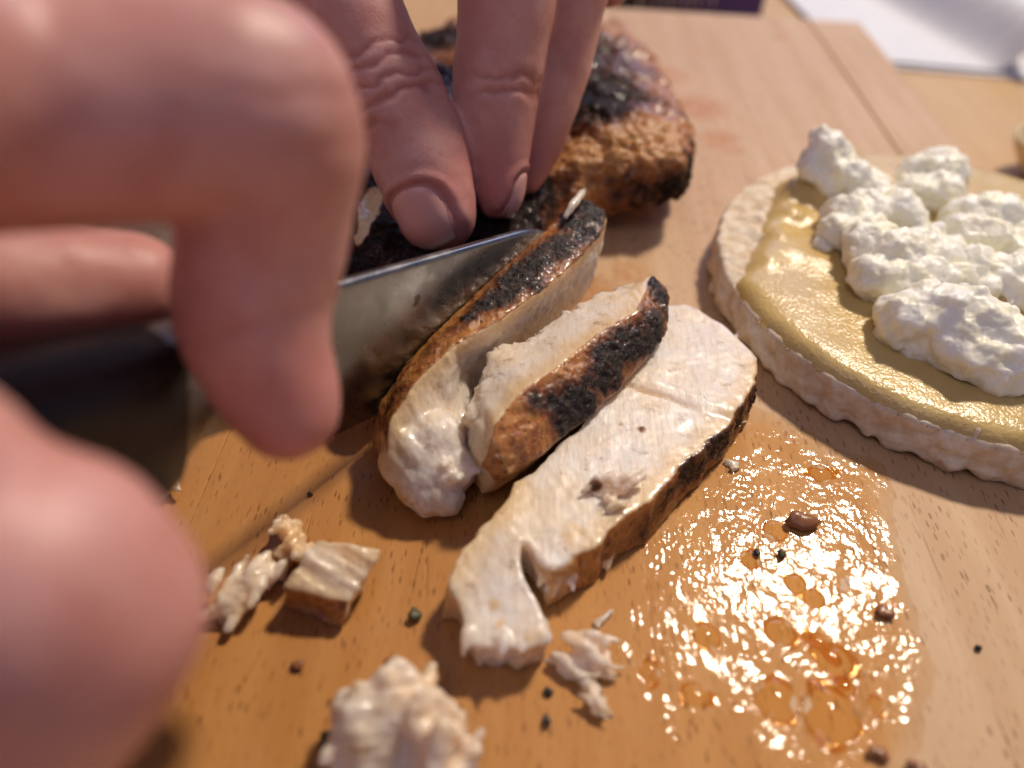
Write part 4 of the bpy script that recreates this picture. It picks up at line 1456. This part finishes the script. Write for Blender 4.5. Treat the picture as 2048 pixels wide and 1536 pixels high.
# ================================================================== THINGS ON THE TABLE BEHIND
# envelope: a lower sheet and a top sheet, right side bent up to imitate a shadow band
def sheet(poly_fn, nu, nv, thick, mat, name, parent=None, **kw):
    V, F = [], []
    for j in range(nv):
        for i in range(nu):
            V.append(poly_fn(i / (nu - 1), j / (nv - 1)))
    V = np.array(V)
    for j in range(nv - 1):
        for i in range(nu - 1):
            F.append([j * nu + i, j * nu + i + 1, (j + 1) * nu + i + 1, (j + 1) * nu + i])
    n0 = len(V)
    Vb = V.copy()
    Vb[:, 2] -= thick
    Fa = F + [[a + n0 for a in f[::-1]] for f in F]
    rim = list(range(nu)) + [j * nu + nu - 1 for j in range(1, nv)] + [(nv - 1) * nu + i for i in range(nu - 2, -1, -1)] + [j * nu for j in range(nv - 2, 0, -1)]
    for a, b in zip(rim, rim[1:] + rim[:1]):
        Fa.append([a, a + n0, b + n0, b])
    o_ = obj(name, np.concatenate([V, Vb]), Fa, mat, parent, **kw)
    o_.data.set_sharp_from_angle(angle=math.radians(60))
    return o_


e0 = at(1700, 128, TZ + 0.1)     # near-left (hidden by the board)
e1 = at(2075, 158, TZ + 0.1)     # near-right
e2 = at(1985, -20, TZ + 0.1)
e2 = e1 + (e2 - e1) * 2.2
e3 = e2 + (e0 - e1) * 2.3


def env(u, v, z0, shade_rise):
    p = (e0 * (1 - u) + e1 * u) * (1 - v) + (e3 * (1 - u) + e2 * u) * v
    L1a, L1b = at(1950, 128, TZ), at(1735, 0, TZ)
    ld = (L1b - L1a)[:2]
    ld = ld / np.linalg.norm(ld)
    ds = (p[0] - L1a[0]) * ld[1] - (p[1] - L1a[1]) * ld[0]
    t = sstep(0.0, 2.0, np.array([ds]))[0]
    z = TZ + z0 + shade_rise * (t * 1.0)  # added rise: the slope away from the lamp stands in for a shadow
    return np.array([p[0], p[1], z + 0.02 * math.sin(7 * u + 3 * v)])


sheet(lambda u, v: env(u, v, 0.10, 0.0), 14, 14, 0.06, MAT_PAPER, "envelope", label="lower white envelope lying flat on the table behind the board", cat="envelope")
sheet(lambda u, v: env(u * 0.985, v + 0.012, 0.24, 2.2), 90, 30, 0.04, MAT_PAPER, "envelope", label="upper white envelope with its right side bent up in place of a shadow band, behind the board", cat="envelope")

# dark blue package with white print
b0, b1 = at(1000, 4, TZ + 1.0), at(1524, 22, TZ + 1.0)
pk = empty("package", ((b0 + b1) / 2 * np.array([1, 1, 0])) + np.array([0, 1.5, TZ]), "dark blue package with white print lying behind the cutting board", "package")
yb = max(YF + 0.35, b1[1])
V, F = box((b1[0] - 13, yb, TZ + 0.003), (b1[0], yb + 8, TZ + 2.6), 0.08)
obj("carton", V, F, MAT_NAVY, pk, smooth=False)
r2 = np.random.default_rng(5)
def on_face(px, py):
    v = ray(px, py)
    return CAM + v * ((yb - 0.012) / v[1])


px = 1275.0
while px < 1425:
    wd = r2.uniform(4, 10)
    p0, p1 = on_face(px, r2.uniform(8, 13)), on_face(px + wd, r2.uniform(-14, -4))
    V, F = box((p0[0], yb - 0.014, p0[2]), (p1[0], yb - 0.006, p1[2]))
    obj("printed_mark", V, F, MAT_PRINT, pk, smooth=False)
    px += wd + r2.uniform(4, 11)

# brown carton at the top right corner
c = at(2030, 12, TZ + 0.3)
bx_ = empty("carton_box", (c[0] + 3, c[1] + 3, TZ), "dark brown carton with a pale top at the far right corner", "carton")
V, F = box((c[0] - 1.2, c[1] - 0.2, TZ + 0.003), (c[0] + 7, c[1] + 7, TZ + 1.5), 0.06)
obj("side", V, F, MAT_BROWNBOX, bx_, smooth=False)
V, F = box((c[0] - 1.25, c[1] - 0.25, TZ + 1.503), (c[0] + 7.05, c[1] + 7.05, TZ + 1.75), 0.06)
obj("lid", V, F, MAT_PAPER, bx_, smooth=False)

# cream bowl whose rim just enters the picture at the right
c = at(2140, 300, TZ + 1.2)
V, F = [], []
pr = [(0.9, 0.0), (1.0, 0.1), (1.4, 0.5), (1.75, 1.0), (1.85, 1.35), (1.80, 1.45), (1.72, 1.40), (1.6, 1.0), (1.2, 0.5), (0.0, 0.25)]
na = 40
for r_, z_ in pr:
    for j in range(na):
        V.append((c[0] + r_ * math.cos(2 * math.pi * j / na), c[1] + r_ * math.sin(2 * math.pi * j / na), TZ + 0.003 + z_))
for i in range(len(pr) - 1):
    for j in range(na):
        F.append([i * na + j, i * na + (j + 1) % na, (i + 1) * na + (j + 1) % na, (i + 1) * na + j])
F.append(list(range(na))[::-1])
obj("bowl", V, F, MAT_CREAM, label="cream bowl just entering the picture at the right edge", cat="bowl")
